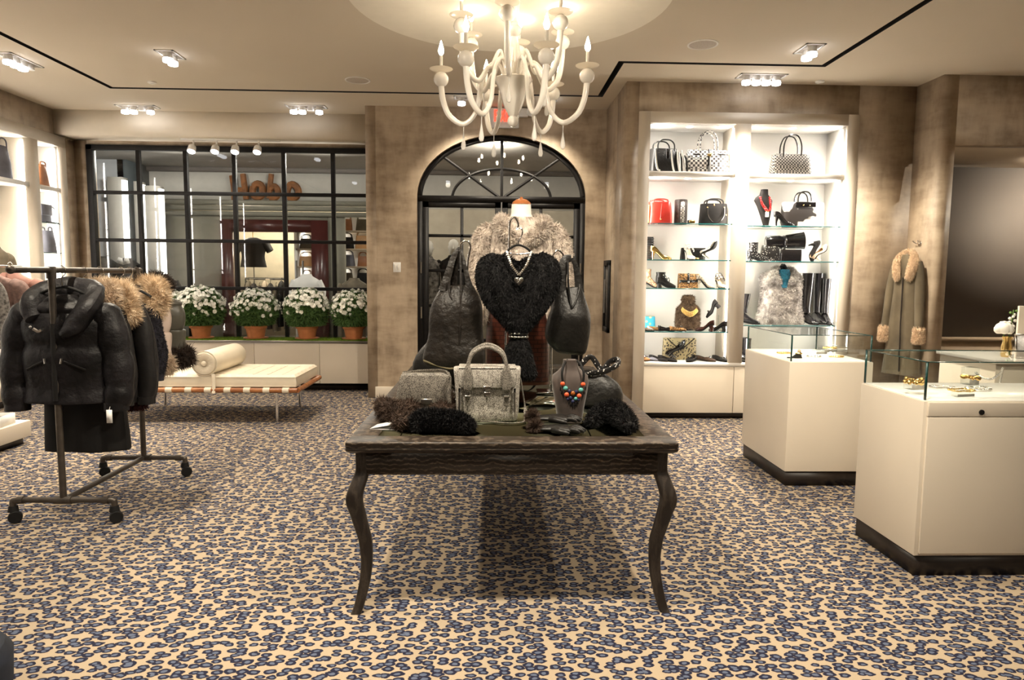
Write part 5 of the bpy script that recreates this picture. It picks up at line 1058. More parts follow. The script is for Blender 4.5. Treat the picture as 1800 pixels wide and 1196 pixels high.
for k, (n, r, z, tilt) in enumerate(((9, .030, .0, .25), (7, .021, .008, .7))):
    for i in range(n):
        a = 2*PI*i/n+k*.3; c, s_ = math.cos(a), math.sin(a); x = r*math.cos(tilt); h = r*math.sin(tilt)
        mb.add([(0, 0, z), (x*.6*c-.008*s_, x*.6*s_+.008*c, z+h*.5), (x*c, x*s_, z+h), (x*.6*c+.008*s_, x*.6*s_-.008*c, z+h*.5)], [(0, 3, 2, 1)])
bo_ = mb.build('blossom', M['petal'], None, False); BLOSSOM = bo_.data; bpy.data.objects.remove(bo_)
for i, (u, rx, rz_, lab) in enumerate(((296, .20, .25, 'pot of white chrysanthemums half hidden behind the down vests'), (354, .30, .30, 'pot of white chrysanthemums over the daybed bolster'), (450, .28, .26, 'pot of white chrysanthemums, middle one of the five on the grass strip'), (540, .285, .29, 'pot of white chrysanthemums, second from the arched door wall'), (622, .285, .26, 'pot of cream white chrysanthemums beside the arched door wall'))):
    mum(u, lab, rx, rz_, 40+i)
# ------------------------------------------------------------------ glass display cases
def case(name, label, x0, x1, y0, y1, zt_, zg, front=True):
    t = thing(name, label, 'display case', ((x0+x1)/2, (y0+y1)/2, 0)); W = True
    box((x0+.0, y0+.0, .11), (x1, y1, zt_-.0)).build('body', M['cream'], t, False, bev=.003, world=W)
    box((x0+.012, y0+.012, 0), (x1-.012, y1-.012, .11)).build('plinth', M['toe'], t, False, world=W)
    box((x0+.006, y0+.006, zt_), (x1-.006, y1-.006, zt_+.004)).build('deck', M['white'], t, False, world=W)
    g = .008; i = .014; za = zt_+.004
    for nm, A, B in (('glass_side', (x0+i, y0+i, za), (x1-i, y0+i+g, zg-g)), ('glass_side', (x0+i, y1-i-g, za), (x1-i, y1-i, zg-g)), ('glass_side', (x0+i, y0+i+g, za), (x0+i+g, y1-i-g, zg-g)), ('glass_side', (x1-i-g, y0+i+g, za), (x1-i, y1-i-g, zg-g)), ('glass_top', (x0+i, y0+i, zg-g), (x1-i, y1-i, zg))):
        o = MB(); a_, b_ = A, B; mid = [(a_[k]+b_[k])/2 for k in range(3)]
        thin = int(np.argmin([b_[k]-a_[k] for k in range(3)])); A2, B2 = list(A), list(B); A2[thin] = B2[thin] = mid[thin]
        k1, k2 = [k for k in range(3) if k != thin]; q = []
        for s1, s2 in ((0, 0), (1, 0), (1, 1), (0, 1)):
            v = [0, 0, 0]; v[thin] = mid[thin]; v[k1] = (A, B)[s1][k1]; v[k2] = (A, B)[s2][k2]; q.append(tuple(v))
        o.add(q, [(0, 1, 2, 3)]); o.build(nm, M['caseglass'], t, False, world=W)
    e = .0045
    for A, B in (((x0+i, y0+i, zg), (x1-i, y0+i, zg)), ((x0+i, y1-i, zg), (x1-i, y1-i, zg)), ((x0+i, y0+i, zg), (x0+i, y1-i, zg)), ((x1-i, y0+i, zg), (x1-i, y1-i, zg)), ((x0+i, y0+i, za), (x0+i, y0+i, zg)), ((x1-i, y0+i, za), (x1-i, y0+i, zg)), ((x0+i, y1-i, za), (x0+i, y1-i, zg)), ((x1-i, y1-i, za), (x1-i, y1-i, zg))):
        box([min(A[k], B[k])-e for k in range(3)], [max(A[k], B[k])+(e if k < 2 else 0) for k in range(3)]).build('glass_edge', M['gedged'], t, False, world=W)
    if front:
        box((x0+.02, y0-.012, zt_-.075), (x1-.02, y0, zt_-.004)).build('drawer_front', M['cream'], t, False, bev=.002, world=W)
        box((x0+.02, y0-.012, .125), (x1-.02, y0, zt_-.079)).build('front_panel', M['cream'], t, False, bev=.002, world=W)
        c = atY(1725, 725, y0-.012); mb = MB(); mb.M = T(c.x, y0-.012, c.z) @ RX(PI/2); mb.lathe([(.013, 0), (.013, .006), (.008, .007)], 16); mb.build('lock', M['black'], t, world=W)
    return t
case('jewellery_case', 'cream jewellery case with glass top and a lock, nearer to the camera', 2.165, 3.15, 3.30, 3.88, .91, 1.108)
case('jewellery_case', 'cream jewellery case with glass top, in front of the white niche', 2.15, 2.76, 4.80, 5.66, .915, 1.11, False)
# jewellery inside
def onz(u, v, z): return atZ(u, v, z)
ZD = .914
def block(label, u, v, w_, d, h, z=ZD): p = onz(u, v, z); t = thing('acrylic_block', label, 'display block', (p.x, p.y, z), .2); box((-w_/2, -d/2, 0), (w_/2, d/2, h)).build('riser', M['acrylic'], t, False, bev=.003); box((-w_/2+.002, -d/2-.001, .002), (w_/2-.002, -d/2, h*.6)).build('frosted_face', mat('grey_acrylic', (.35, .33, .30), .2, var=.1), t, False); return p
def bangle(label, u, v, z, R, m, wave=.01, seed=0, cat='necklace', name='chain_necklace', beads=26, r=.006):
    p = onz(u, v, z); t = thing(name, label, cat, (p.x, p.y, z)); rg = random.Random(seed); P = [(R*math.cos(a)*(1+rg.uniform(-.12, .12)), R*.7*math.sin(a)*(1+rg.uniform(-.12, .12)), r+wave*abs(rg.uniform(0, 1))) for a in np.linspace(0, 2*PI, 15)[:-1]]; P.append(P[0]); beadtube(P, r*1.25, beads).build('links', m, t)
    MB().ball((R, 0, r), r*1.7, 8, 6).build('clasp', m, t); return t
block('clear block under the crystal bangles in the near case', 1608, 684, .10, .06, .05); block('clear block under the gold chain in the near case', 1692, 697, .11, .04, .025); block('tall clear block in the near case, behind the gold chain', 1704, 676, .07, .06, .10)
bangle('crystal and gold bangle cluster on a clear block', 1606, 676, ZD+.052, .04, M['gold'], .02, 1, 'bracelet', 'bangle_cluster', 18, .010)
bangle('silver chain bracelet lying on the white deck of the near case', 1655, 682, ZD+.001, .06, M['silver'], .004, 2, 'bracelet', 'chain_bracelet', 30, .004)
bangle('gold chain necklace draped over the clear block', 1706, 668, ZD+.102, .04, M['gold'], .01, 3, r=.008)
bangle('fine gold necklace lying on the deck of the near case', 1690, 688, ZD+.027, .06, M['gold'], .004, 4, r=.004)
bangle('silver rope necklace beside the tall clear block', 1718, 686, ZD+.001, .06, M['silver'], .006, 5, r=.006)
p = onz(1740, 676, ZD); t = thing('glass_shoe', 'clear beaded shoe shaped ornament in the near case', 'ornament', (p.x, p.y, ZD)); beadtube([(-.09, 0, .07), (-.06, 0, .045), (0, 0, .03), (.05, 0, .06), (.07, 0, .10)], .007, 24).build('strap', M['silver'], t); beadtube([(.07, 0, .10), (.065, 0, .05), (.06, 0, .008)], .006, 12).build('drop', M['silver'], t)
for i, (u, v, w_, d, h, lab) in enumerate(((1455, 618, .14, .10, .04, 'flat clear block at the back of the far case'), (1474, 618, .10, .08, .05, 'clear cube block at the back of the far case'), (1440, 622, .10, .06, .03, 'small clear block in the middle of the far case'))): block(lab, u, v, w_, d, h, ZD+.005)
p = onz(1400, 630, ZD+.005); t = thing('bee_brooch_stand', 'small black and yellow striped bird ornament in the far case', 'ornament', (p.x, p.y, ZD+.005)); mb = MB(); mb.loft([sring(x, 0, z, a, b, 14) for x, z, a, b in ((.0, 0, .045, .02), (.005, .015, .035, .02), (.012, .03, .022, .016), (.02, .045, .012, .010))]); mb.build('body', M['black'], t); MB().ball((.018, -.002, .054), .013, 10, 8).build('head', M['nude'], t); MB().torus((.016, 0, .036), .02, .006, 16, 6).build('band', M['gold'], t); MB().tube([(-.03, 0, .004), (-.07, 0, .004)], .006, 6).build('tail', M['black'], t)
for i, (u, v, m, lab) in enumerate(((1378, 622, 'gold', 'thin gold necklace laid flat near the edge of the far case'), (1430, 628, 'silver', 'silver bracelet on the deck of the far case'), (1458, 613, 'gold', 'gold bracelet on the flat clear block in the far case'), (1470, 628, 'gold', 'gold cuff near the front glass of the far case'))): bangle(lab, u, v, ZD+(.046 if i == 2 else .006), .05, M[m], .004, 10+i, 'bracelet', 'chain_bracelet', 20, .005)
# ------------------------------------------------------------------ shearling coat on the return wall
hp_ = Vector((RTX, 6.93, atY(1603, 428, 6.93).z))
t = thing('wall_hook', 'small crossed chrome coat hook on the plaster return wall', 'hook', hp_); o = MB().lathe([(.03, 0), (.03, .008)], 16).build('plate', M['chrome'], t); o.rotation_euler = (0, -PI/2, 0)
for s_ in (-1, 1): MB().tube(smoothpath([(-.005, 0, 0), (-.03, s_*.02, .0), (-.05, s_*.04, .02)], 10), .006, 8).build('peg', M['chrome'], t); MB().ball((-.05, s_*.04, .022), .010, 8, 6).build('knob', M['chrome'], t)
ct = thing('shearling_coat', 'long olive suede coat with tan shearling collar and cuffs on a wall hook', 'coat', (RTX-.15, 6.88, .55), -.95); ct.scale = (.62, .75, 1)
zt0 = atY(1600, 445, 6.9).z-.55; zh0 = .0
mb = MB(); torso(mb, [(zh0, .30, .10), (.02, .305, .11), (.45, .25, .10), (.8, .21, .10), (zt0-.18, .20, .10), (zt0-.08, .17, .09), (zt0-.02, .09, .07)], fold=.016, seed=5); mb.build('body', M['shear'], ct)
for s_ in (-1, 1):
    q = smoothpath([(s_*.16, 0, zt0-.10), (s_*.21, -.02, zt0-.30), (s_*.25, -.04, zt0-.60), (s_*.27, -.07, zt0-.82)], 20); mb = MB(); mb.tube(q, [.06, .075, .07, .065], 14); mb.jitter(.006, 12, 3); sl_ = mb.build('sleeve', M['shear'], ct)
    mb = MB(); mb.tube([q[-1]+np.array([0, 0, .06]), q[-1]-np.array([0, 0, .08])], [.075, .085], 14); mb.fur(4500, .03, .006, .2, .5); mb.build('fur_cuff', M['furtan'], sl_, False)
    mb = MB(); mb.tube(smoothpath([(s_*.02, .05, zt0+.02), (s_*.08, 0, zt0-.02), (s_*.13, -.07, zt0-.09), (s_*.11, -.11, zt0-.20), (s_*.08, -.12, zt0-.27)], 20), [.03, .05, .065, .065, .04], 12, True, .6); mb.fur(5000, .028, .006, .3, .5); mb.build('fur_collar', M['furtan'], ct, False)
MB().tube([(.0, -.115, zt0-.25), (.01, -.125, .5), (.03, -.125, .02)], .010, 8).build('front_edge', M['toe'], ct)
beadtube([(0, -.03, zt0-.01), (-.005, -.06, zt0-.07), (0, -.08, zt0-.14)], .009, 8).build('chain_loop', M['nickel'], ct)
# ------------------------------------------------------------------ counter with flowers at the edge
ck = thing('side_counter', 'cream counter behind the near jewellery case', 'counter', (4.0, 4.95, 0)); box((3.55, 4.65, .08), (4.4, 5.25, .93)).build('body', M['cream'], ck, False, bev=.004, world=True); box((3.57, 4.67, 0), (4.38, 5.23, .08)).build('plinth', M['toe'], ck, False, world=True); box((3.53, 4.63, .93), (4.42, 5.27, .955)).build('top', M['white'], ck, False, bev=.003, world=True)
q = lambda u, v, Y=4.85: atY(u, v, Y)
p = q(1768, 628); vs_ = thing('flower_vase', 'small fluted gold vase on the side counter', 'vase', (p.x, 4.85, .955)); hv = q(1768, 592).z-.955
MB().lathe([(.03, 0), (.034, .01), (.036, hv*.5), (.026, hv*.8), (.034, hv), (.03, hv), (.02, hv*.8)], 18, cap=False).build('body', M['gold'], vs_)
MB().lathe([(.03, 0), (.03, .004)], 18).build('foot', M['gold'], vs_)
rs = thing('white_rose', 'white rose in the gold vase', 'flower', (p.x-.02, 4.85, q(1768, 600).z)); zr_ = q(1766, 581).z-q(1768, 600).z
for k, (r, n, h) in enumerate(((.065, 6, 0), (.05, 5, .015), (.032, 4, .025))):
    for i in range(n):
        a = 2*PI*i/n+k*.5; mb = MB(); mb.M = T(-.01, 0, zr_+h) @ RZ(a) @ RY(-.5-.25*k); mb.ball((r*.5, 0, 0), (r*.5, r*.62, .045), 10, 6); mb.build('petal', M['rose'], rs)
MB().tube([(0, 0, -.05), (-.01, 0, zr_)], .004, 6).build('stem', M['green'], rs)
sk_ = thing('stock_flower', 'pale flower spike standing above the rose', 'flower', (p.x+.02, 4.86, q(1768, 600).z)); z9 = q(1776, 545).z-q(1768, 600).z
MB().tube([(-.01, 0, -.06), (.02, 0, z9)], .004, 6).build('stem', M['green'], sk_)
for i in range(11): MB().ball((.005+.016*(i/10)+.018*math.cos(i*2.4), .018*math.sin(i*2.4), .08+(z9-.08)*i/10*.95), .015-.0006*i, 8, 6).build('floret', M['rose'] if i < 9 else M['green'], sk_)
p = q(1796, 628, 4.75); pf = thing('photo_frame', 'silver framed fashion photograph on the side counter', 'picture frame', (p.x+.06, 4.75, .955)); wf, hf = .20, q(1796, 587, 4.75).z-.955+.0
mb = MB(); mb.M = RX(-.15)
for A, B in (((-wf/2, 0, 0), (wf/2, .012, .012)), ((-wf/2, 0, hf-.012), (wf/2, .012, hf)), ((-wf/2, 0, .012), (-wf/2+.012, .012, hf-.012)), ((wf/2-.012, 0, .012), (wf/2, .012, hf-.012))): mb.box(A, B)
mb.build('frame', M['nickel'], pf, False); mb = MB(); mb.M = RX(-.15); mb.box((-wf/2+.011, .003, .011), (wf/2-.011, .008, hf-.011)); mb.build('print', M['photo'], pf, False)
p = q(1795, 590, 5.1); sb = thing('standing_screen', 'flat beige panel standing behind the photograph', 'panel', (p.x+.14, 5.1, .955)); box((-.17, 0, 0), (.17, .02, q(1780, 538, 5.1).z-.955)).build('panel', M['cream'], sb, False, bev=.004); box((-.08, -.03, 0), (.08, .06, .012)).build('foot', M['cream'], sb, False)
# ================================================================== shoes, bags and vests on the lit shelves
SYD = BKY+.2
def sx(u, v=450, Y=SYD): return atY(u, v, Y).x
def smooth01(a, b, x): t = min(1, max(0, (x-a)/(b-a))); return t*t*(3-2*t)
def shoe(label, u, z, rz, m, style='pump', heel=.08, L=.235, lin=None, shaft=0, chunky=False, bow=None, tilt=0, dy=0, name=None, sole=None, straps=None, stud=None, scale=1.0, shr=.05, v=450):
    nm = name or {'pump': 'pump_shoe', 'flat': 'ballet_flat', 'boot': 'tall_boot', 'bootie': 'ankle_boot', 'loafer': 'loafer'}[style]
    t = thing(nm, label, 'boot' if 'boot' in style else 'shoe', (sx(u, v, SYD+dy), SYD+dy, z), 0); t.rotation_euler = (0, tilt, rz); t.scale = (scale,)*3
    boot = style in ('boot', 'bootie'); R, RS = [], []; nn = 17
    for uu in (-.005, .0, .03, .1, .2, .3, .42, .55, .62, .68, .74, .82, .9, .95, .985, 1.0):
        zb = heel*(1-smooth01(.12, .68, uu))+.005; x = -L/2+L*uu
        w_ = np.interp(uu, [-.005, 0, .05, .2, .38, .7, .85, .95, 1], [.004, .014, .027, .029, .025, .039, .034, .020, .004])
        hg = np.interp(uu, [0, .1, .4, .62, .8, 1], [.062, .064, .05, .046, .036, .016])
        if boot: hg = np.interp(uu, [0, .15, .35, .55, .8, 1], [.085, .10, .105, .072, .045, .02])
        if style in ('flat', 'loafer'): hg *= .9
        A = PI*.999 if boot else PI*np.interp(uu, [0, .08, .5, .6, .70], [.70, .66, .60, .66, .999] if style != 'loafer' else [.70, .66, .64, .95, .999])
        a = np.linspace(-A, A, nn); y = w_*np.sign(np.sin(a))*np.abs(np.sin(a))**.7; zz = zb+hg*(1-np.cos(a))/2
        R.append(np.stack([np.full(nn, x), y, zz], 1))
        ws = w_*.86; RS.append(np.array([(x, -ws, zb-.006), (x, ws, zb-.006), (x, ws, zb+.002), (x, -ws, zb+.002)]))
    mb = MB(); mb.loft(R, cap=False, closed=False); mb.build('upper', m, t, ang=80)
    MB().loft(RS).build('sole', sole or M['black'], t, False)
    if not boot:
        MB().loft([np.array([(p[0, 0], p[:, 1].min()*.7, p[0, 2]*0+RS[i][2, 2]+.006), (p[0, 0], p[:, 1].max()*.7, RS[i][2, 2]+.006), (p[0, 0], 0, RS[i][2, 2]+.008)]) for i, p in enumerate(R[2:10], 2)], cap=False).build('insole', lin or M['nude'], t, True)
    if heel > .015:
        r1 = (.026, .024) if chunky else (.022, .007)
        MB().tube(smoothpath([(-L/2+.035, 0, heel), (-L/2+.026, 0, heel*.5), (-L/2+.028, 0, .0)], 8), [r1[0], (r1[0]+r1[1])/2*.8, r1[1]], 12).build('heel', sole or m, t)
    if shaft:
        q = [(-.055+L*.0, .10+heel*.9), (-.058, .16+heel*.7), (-.055, .10+shaft*.5), (-.05, shaft-.02), (-.05, shaft)]
        if style == 'bootie': q = [(-.06, .07+heel), (-.06, shaft*.85), (-.06, shaft)]
        rr = [shr*.85, shr*.8, shr*1.05, shr*1.12, shr*1.12] if style == 'boot' else [shr*.9, shr*.88, shr*.95]
        P = smoothpath([(x, 0, zz) for x, zz in q], 18); rr = np.interp(np.linspace(0, 1, 18), np.linspace(0, 1, len(rr)), rr)
        mb = MB(); mb.loft([sring(p[0], 0, p[2], r_*1.1, r_*.85, 18) for p, r_ in zip(P, rr)], cap=False); mb.build('shaft', m, t)
        MB().loft([sring(P[-1][0], 0, P[-1][2]-.004, rr[-1]*1.05, rr[-1]*.8, 18), sring(P[-1][0], 0, P[-1][2]-.03, rr[-1]*.4, rr[-1]*.3, 18)], cap=True).build('lining', M['toe'], t)
    if bow is not None:
        mb = MB(); xb = L*.2
        for s_ in (-1, 1): mb.tube([(xb, s_*.002, .045), (xb, s_*.015, .052), (xb+.002, s_*.026, .044)], [.003, .009, .004], 8)
        mb.build('bow', bow, t)
    if straps is not None:
        for k in range(3): MB().tube(arc((-.045+.035*k, 0, .10-.022*k+heel*.4), (.036, .036), -.3, PI+.3, 12, 'yz'), .005, 6).build('strap', straps, t); MB().ball((-.045+.035*k, -.03, .12-.022*k+heel*.4), .009, 8, 6).build('buckle', M['silver'], t)
    return t
ZL, ZR = ZS['L'], ZS['R']
# top shelf
def sbag(name, label, u0, u1, vt, vb, z, d, m, v=None, dy=0, **k):
    a, b = atY(u0, vb, SYD-.05+dy), atY(u1, vb, SYD-.05+dy); h = atY((u0+u1)/2, vt, SYD-.05+dy).z-atY((u0+u1)/2, vb, SYD-.05+dy).z
    return bag(name, label, (a.x+b.x)/2, SYD-.0+dy, z, b.x-a.x, h, d, m, **k), b.x-a.x, h
t, w_, h = sbag('striped_handbag', 'black handbag with white zebra stripes on the top shelf', 1139, 1196, 258, 302, ZL[0], .17, M['leather'], handle=.09, hw=.28, taper=.86, rz=.25)
for i, x in enumerate((-.42, .12, .32, .47)): MB().tube(smoothpath([(x*w_, -.088, h*.95), ((x+.03)*w_, -.092, h*.5), ((x+.09)*w_, -.09, h*.15), ((x+.16)*w_*.9, -.09, .02)], 12), [.006, .011, .012, .008], 6, True, .4, up=(0, 1, 0)).build('stripe', M['zebra'], t)
box((-.02, -.1, h*.55), (.02, -.088, h*.95)).build('buckle', M['patent'], t, False, bev=.004)
t = thing('folded_scarf', 'striped black and white scarf folded beside the zebra handbag', 'scarf', (sx(1196, 300), SYD-.03, ZL[0]), .1)
for k in range(5): MB().tube(smoothpath([(-.05+.02*k, 0, .23-.01*k), (-.055+.026*k, -.01, .14), (-.05+.03*k, .0, .01)], 10), .014, 8, True, .6).build('fold', M['zebra'] if k % 2 else M['black'], t)
t, w_, h = sbag('woven_tote', 'large woven black and white leather tote on the top shelf', 1207, 1282, 260, 303, ZL[0], .16, M['woven'], handle=.19, hw=.2, taper=.98, dy=.02)
box((-.016, -.088, .0), (.012, -.08, h)).build('centre_strap', M['patent'], t, False); box((-.022, -.094, h*.72), (.018, -.082, h*.82)).build('clasp', M['gold'], t, False, bev=.003)
for s_ in (-1, 1): MB().tube([(s_*.10, -.086, h*.78), (s_*.17, -.086, h*.78)], .008, 6).build('side_strap', M['patent'], t)
t, w_, h = sbag('tweed_tote', 'black and white tweed tote with slim leather handles on the top shelf', 1356, 1427, 268, 307, ZR[0], .15, M['tweed'], handle=.20, hw=.22, taper=.9, hm=M['patent'])
# second shelf
t, w_, h = sbag('red_handbag', 'bright red leather drawstring handbag on the second shelf', 1138, 1181, 352, 391, ZL[1], .18, M['red'], handle=.03, hw=.3, taper=.92, rz=.12)
MB().tube(smoothpath([(0, -.095, h*.9), (-.012, -.105, h*.6), (-.016, -.105, h*.22)], 8), .005, 6).build('drawstring', M['red'], t); MB().ball((-.016, -.107, h*.2), .010, 8, 6).build('charm', M['gold'], t)
mb = MB(); mb.box((-w_*.52-.003, -.07, .01), (-w_*.5, .07, h*.85)); mb.build('printed_gusset', M['orange'], t, False)
t = thing('bracelet_case', 'dark round upright case with a silver cuff on the second shelf', 'case', (sx(1197, 390), SYD+.02, ZL[1])); hh = atY(1197, 351, SYD).z-ZL[1]
MB().lathe([(.066, 0), (.068, .01), (.068, hh-.01), (.064, hh)], 24).build('drum', mat('dark_snake', (.05, .035, .03), .5, var=.3, vs=40), t); box((-.02, -.074, .02), (.02, -.064, hh*.9)).build('silver_panel', M['python'], t, False)
t = thing('cuff_bracelet', 'black and gold cuff bracelet lying before the round case', 'bracelet', (sx(1209, 390), SYD-.12, ZL[1])); MB().lathe([(.034, 0), (.038, .002), (.038, .035), (.034, .037), (.032, .03), (.032, .005)], 20, cap=False).build('band', M['black'], t); box((-.03, -.045, .005), (.03, -.036, .032)).build('plaque', M['gold'], t, False, bev=.003)
t, w_, h = sbag('structured_handbag', 'black structured handbag with gold fittings on the second shelf', 1232, 1280, 355, 392, ZL[1], .14, M['suede'], handle=.05, hw=.3, taper=.95)
MB().tube(smoothpath([(-.09, -.075, h*.8), (-.085, -.085, h*.4), (-.04, -.09, h*.12), (0, -.09, h*.06), (.04, -.09, h*.12), (.085, -.085, h*.4), (.09, -.075, h*.8)], 24), .008, 8).build('front_handle', M['patent'], t)
for x, z_ in ((-.09, .8), (.09, .8), (.11, .45), (-.02, .92)): MB().ball((x, -.078, h*z_), .009, 8, 6).build('fitting', M['gold'], t)
zb_ = ZR[1]; t = thing('necklace_bust', 'slim black leaning neck bust on the second shelf', 'bust', (sx(1347, 390), SYD, zb_)); hh = atY(1340, 333, SYD).z-zb_
mb = MB(); mb.loft([sring(x, y, z_, a, b, 20, 2.4) for x, y, z_, a, b in ((0, .0, 0, .05, .03), (0, 0, .012, .05, .03), (-.005, 0, .02, .03, .022), (-.015, 0, hh*.3, .055, .03), (-.03, 0, hh*.55, .08, .032), (-.045, 0, hh*.7, .10, .032), (-.045, .005, hh*.78, .08, .03), (-.035, .01, hh*.86, .045, .03), (-.03, .01, hh, .036, .028))]); mb.build('torso', M['suede'], t)
n2 = thing('red_bead_necklace', 'twisted red bead necklace with a white pendant on the black bust', 'necklace', (sx(1347, 390), SYD-.03, zb_+hh*.4))
for k in range(3): beadtube([(-.085-.006*k, .0, hh*.40), (-.08+.005*k, -.02, hh*.22), (-.045+.01*k, -.03, hh*.06), (-.015, -.03, 0), (.005+.006*k, -.03, hh*.06), (.02-.004*k, -.02, hh*.22), (.012, .0, hh*.40)], .009, 20).build('strand', M['redb'], n2)
box((-.04, -.04, -.06), (.0, -.025, -.005)).build('pendant', M['paper'], n2, False, bev=.006); MB().torus((-.018, -.03, .0), .014, .004, 14, 6).build('bail', M['gold'], n2)
t, w_, h = sbag('cowhide_tote', 'black and white cowhide tote with short handles on the second shelf', 1377, 1449, 350, 394, zb_, .14, M['cowhide'], handle=.11, hw=.16, taper=1.0, hm=M['patent'])
box((-.11, -.082, h*.78), (.11, -.068, h*1.0)).build('leather_yoke', M['patent'], t, False, bev=.01)
for x in (-.03, .04): MB().ball((x, -.084, h*.86), .007, 8, 6).build('rivet', M['gold'], t)
shoe('black patent stiletto pump beside the cowhide tote', 1376, zb_, .15, M['patent'], 'pump', .10, .24, dy=-.12)
# third shelf left
t, w_, h = sbag('ribbed_clutch', 'tall black ribbed clutch standing on the third shelf', 1129, 1149, 415, 456, ZL[2], .08, M['leather'], taper=1)
for k in range(9): box((-w_*.5, -.044, .02+k*h/10), (w_*.5, -.038, .03+k*h/10)).build('rib', M['patent'], t, False)
shoe('gold heeled black pointed pump on the third shelf', 1162, ZL[2], .1, M['gold'], 'pump', .09, .23, dy=-.1, sole=M['gold'])
t, w_, h = sbag('envelope_clutch', 'black leather envelope clutch behind the white sandal', 1198, 1241, 434, 456, ZL[2], .07, M['leather'], taper=.98, flap=.45, dy=.05)
box((.02, -.05, h*.1), (.06, -.04, h*.22)).build('gold_tab', M['gold'], t, False)
shoe('white strappy sandal seen from the toe on the third shelf', 1212, ZL[2], -1.45, M['zebra'], 'pump', .10, .23, dy=-.1, straps=M['zebra'], name='strappy_sandal')
shoe('silver heeled pump standing upright on its heel on the third shelf', 1252, ZL[2]+.10, -.9, M['silver'], 'pump', .09, .23, dy=-.08, tilt=-1.1)
# third shelf right
shoe('black ankle boot with studded shaft on the third shelf', 1333, ZR[2], .1, M['stud'], 'bootie', .03, .24, shaft=.20, dy=-.05, chunky=True)
t = thing('patent_clutch', 'gathered black patent clutch stacked on a dark bag', 'handbag', (sx(1378, 440), SYD, ZR[2]+.13)); mb = MB(); mb.M = RY(-.08); mb.loft([np.stack([np.full(20, x), .045*np.cos(np.linspace(0, 2*PI, 20, endpoint=False)), .08+a*np.sin(np.linspace(0, 2*PI, 20, endpoint=False))], 1) for x, a in ((-.20, .05), (-.19, .075), (-.05, .075), (-.01, .06), (.03, .075), (.2, .09), (.215, .095))]); mb.jitter(.006, 16, 2); mb.build('body', M['patent'], t); MB().torus((0, 0, 0), .07, .012, 20, 8).build('gather_ring', M['patent'], t)
o = [c for c in t.children if c.name.startswith('gather')][0]; o.rotation_euler = (0, PI/2, 0); o.location = (-.01, 0, .07)
t, w_, h = sbag('glitter_clutch', 'dark glittering clutch under the patent clutch on the third shelf', 1338, 1374, 430, 459, ZR[2], .09, M['stud'], taper=.8)
t, w_, h = sbag('flat_black_clutch', 'flat glossy black clutch at the front of the third shelf', 1375, 1411, 439, 460, ZR[2], .05, M['patent'], taper=1, dy=-.11, e=8)
shoe('black shoe standing upright on its toe on the third shelf', 1423, ZR[2]+.10, .0, M['suede'], 'pump', .07, .21, dy=-.05, tilt=1.35)
shoe('gold and nude pump standing upright at the end of the third shelf', 1447, ZR[2]+.09, .3, M['nude'], 'pump', .08, .21, dy=-.05, tilt=-1.15)
# fourth shelf left
shoe('leopard print ankle boot with block heel', 1147, ZL[3], .05, M['leopard2'], 'bootie', .055, .22, shaft=.20, chunky=True, sole=M['black'])
shoe('black ankle boot with silver buckled straps', 1172, ZL[3], .1, M['leather'], 'bootie', .045, .22, shaft=.17, chunky=True, straps=M['patent'], dy=-.02)
t, w_, h = sbag('leopard_satchel', 'small leopard print satchel with a black buckled strap', 1194, 1230, 480, 506, ZL[3], .09, M['leopard'], taper=1, e=6)
box((-w_*.5, -.056, h*.40), (w_*.42, -.046, h*.56)).build('cross_strap', M['patent'], t, False); box((-.025, -.058, h*.3), (-.005, -.046, h*1.02)).build('strap', M['patent'], t, False); MB().ball((-.015, -.06, h*.42), .012, 8, 6).build('buckle', M['silver'], t)
shoe('brown snake print high heel on the fourth shelf', 1242, ZL[3], .0, M['snake'], 'pump', .09, .20, dy=-.05)
shoe('snake print heel seen from the front on the fourth shelf', 1268, ZL[3], -1.5, M['snake'], 'pump', .08, .22, dy=-.05, straps=M['patent'])
# fifth shelf left
t, w_, h = sbag('floral_pouch', 'small teal floral pouch on the fifth shelf', 1128, 1153, 557, 581, ZL[4], .05, M['floral'], taper=.95, e=4, dy=.03); MB().tube([(-w_*.45, 0, h), (w_*.45, 0, h)], .005, 6).build('zip', M['gold'], t)
shoe('silver grey ballet flat at the end of the fifth shelf', 1139, ZL[4], .25, M['silver'], 'flat', .008, .2, dy=-.14)
shoe('beige ballet flat with black toe on the fifth shelf', 1157, ZL[4], .3, M['tan'], 'flat', .008, .2, dy=-.10, bow=M['black'])
shoe('black ballet flat in the middle of the fifth shelf', 1176, ZL[4], .3, M['patent'], 'flat', .008, .2, dy=-.13)
shoe('leopard ballet flat with black toe before the fur bust', 1196, ZL[4], .3, M['leopard'], 'flat', .008, .2, dy=-.13, bow=M['patent'])
FY = SYD+.06; f0 = sx(1209, 550, FY); t = thing('fur_gilet_bust', 'small bust wearing a brown fur gilet on the fifth shelf', 'bust', (f0, FY, ZL[4])); kk = FY/1200; zf = lambda v: atY(1209, v, FY).z-ZL[4]
MB().lathe([(.07, 0), (.07, .01), (.05, .03)], 20).build('base', M['black'], t)
mb = MB(); mb.loft([sring(0, 0, max(.02, zf(v)), a*kk, b, 24, 2.4) for v, a, b in ((577, 19, .06), (570, 21, .075), (552, 20, .075), (542, 19, .07), (537, 13, .055), (533, 9, .05), (527, 11, .055), (521, 9, .05))]); mb.fur(8000, .028, .006, .5, .5); mb.build('fur', M['furtaupe'], t, False)
n3 = thing('gold_collar_necklace', 'layered gold chain necklace around the brown fur bust', 'necklace', (f0, FY-.05, ZL[4]+zf(545)))
for k in range(5): beadtube([(-.075, .03, .045), (-.07-.004*k, -.02, .02-.008*k), (-.03, -.045, -.012-.012*k), (.02, -.048, -.014-.012*k), (.068+.004*k, -.02, .02-.008*k), (.075, .03, .045)], .0055, 26).build('strand', M['gold'], n3)
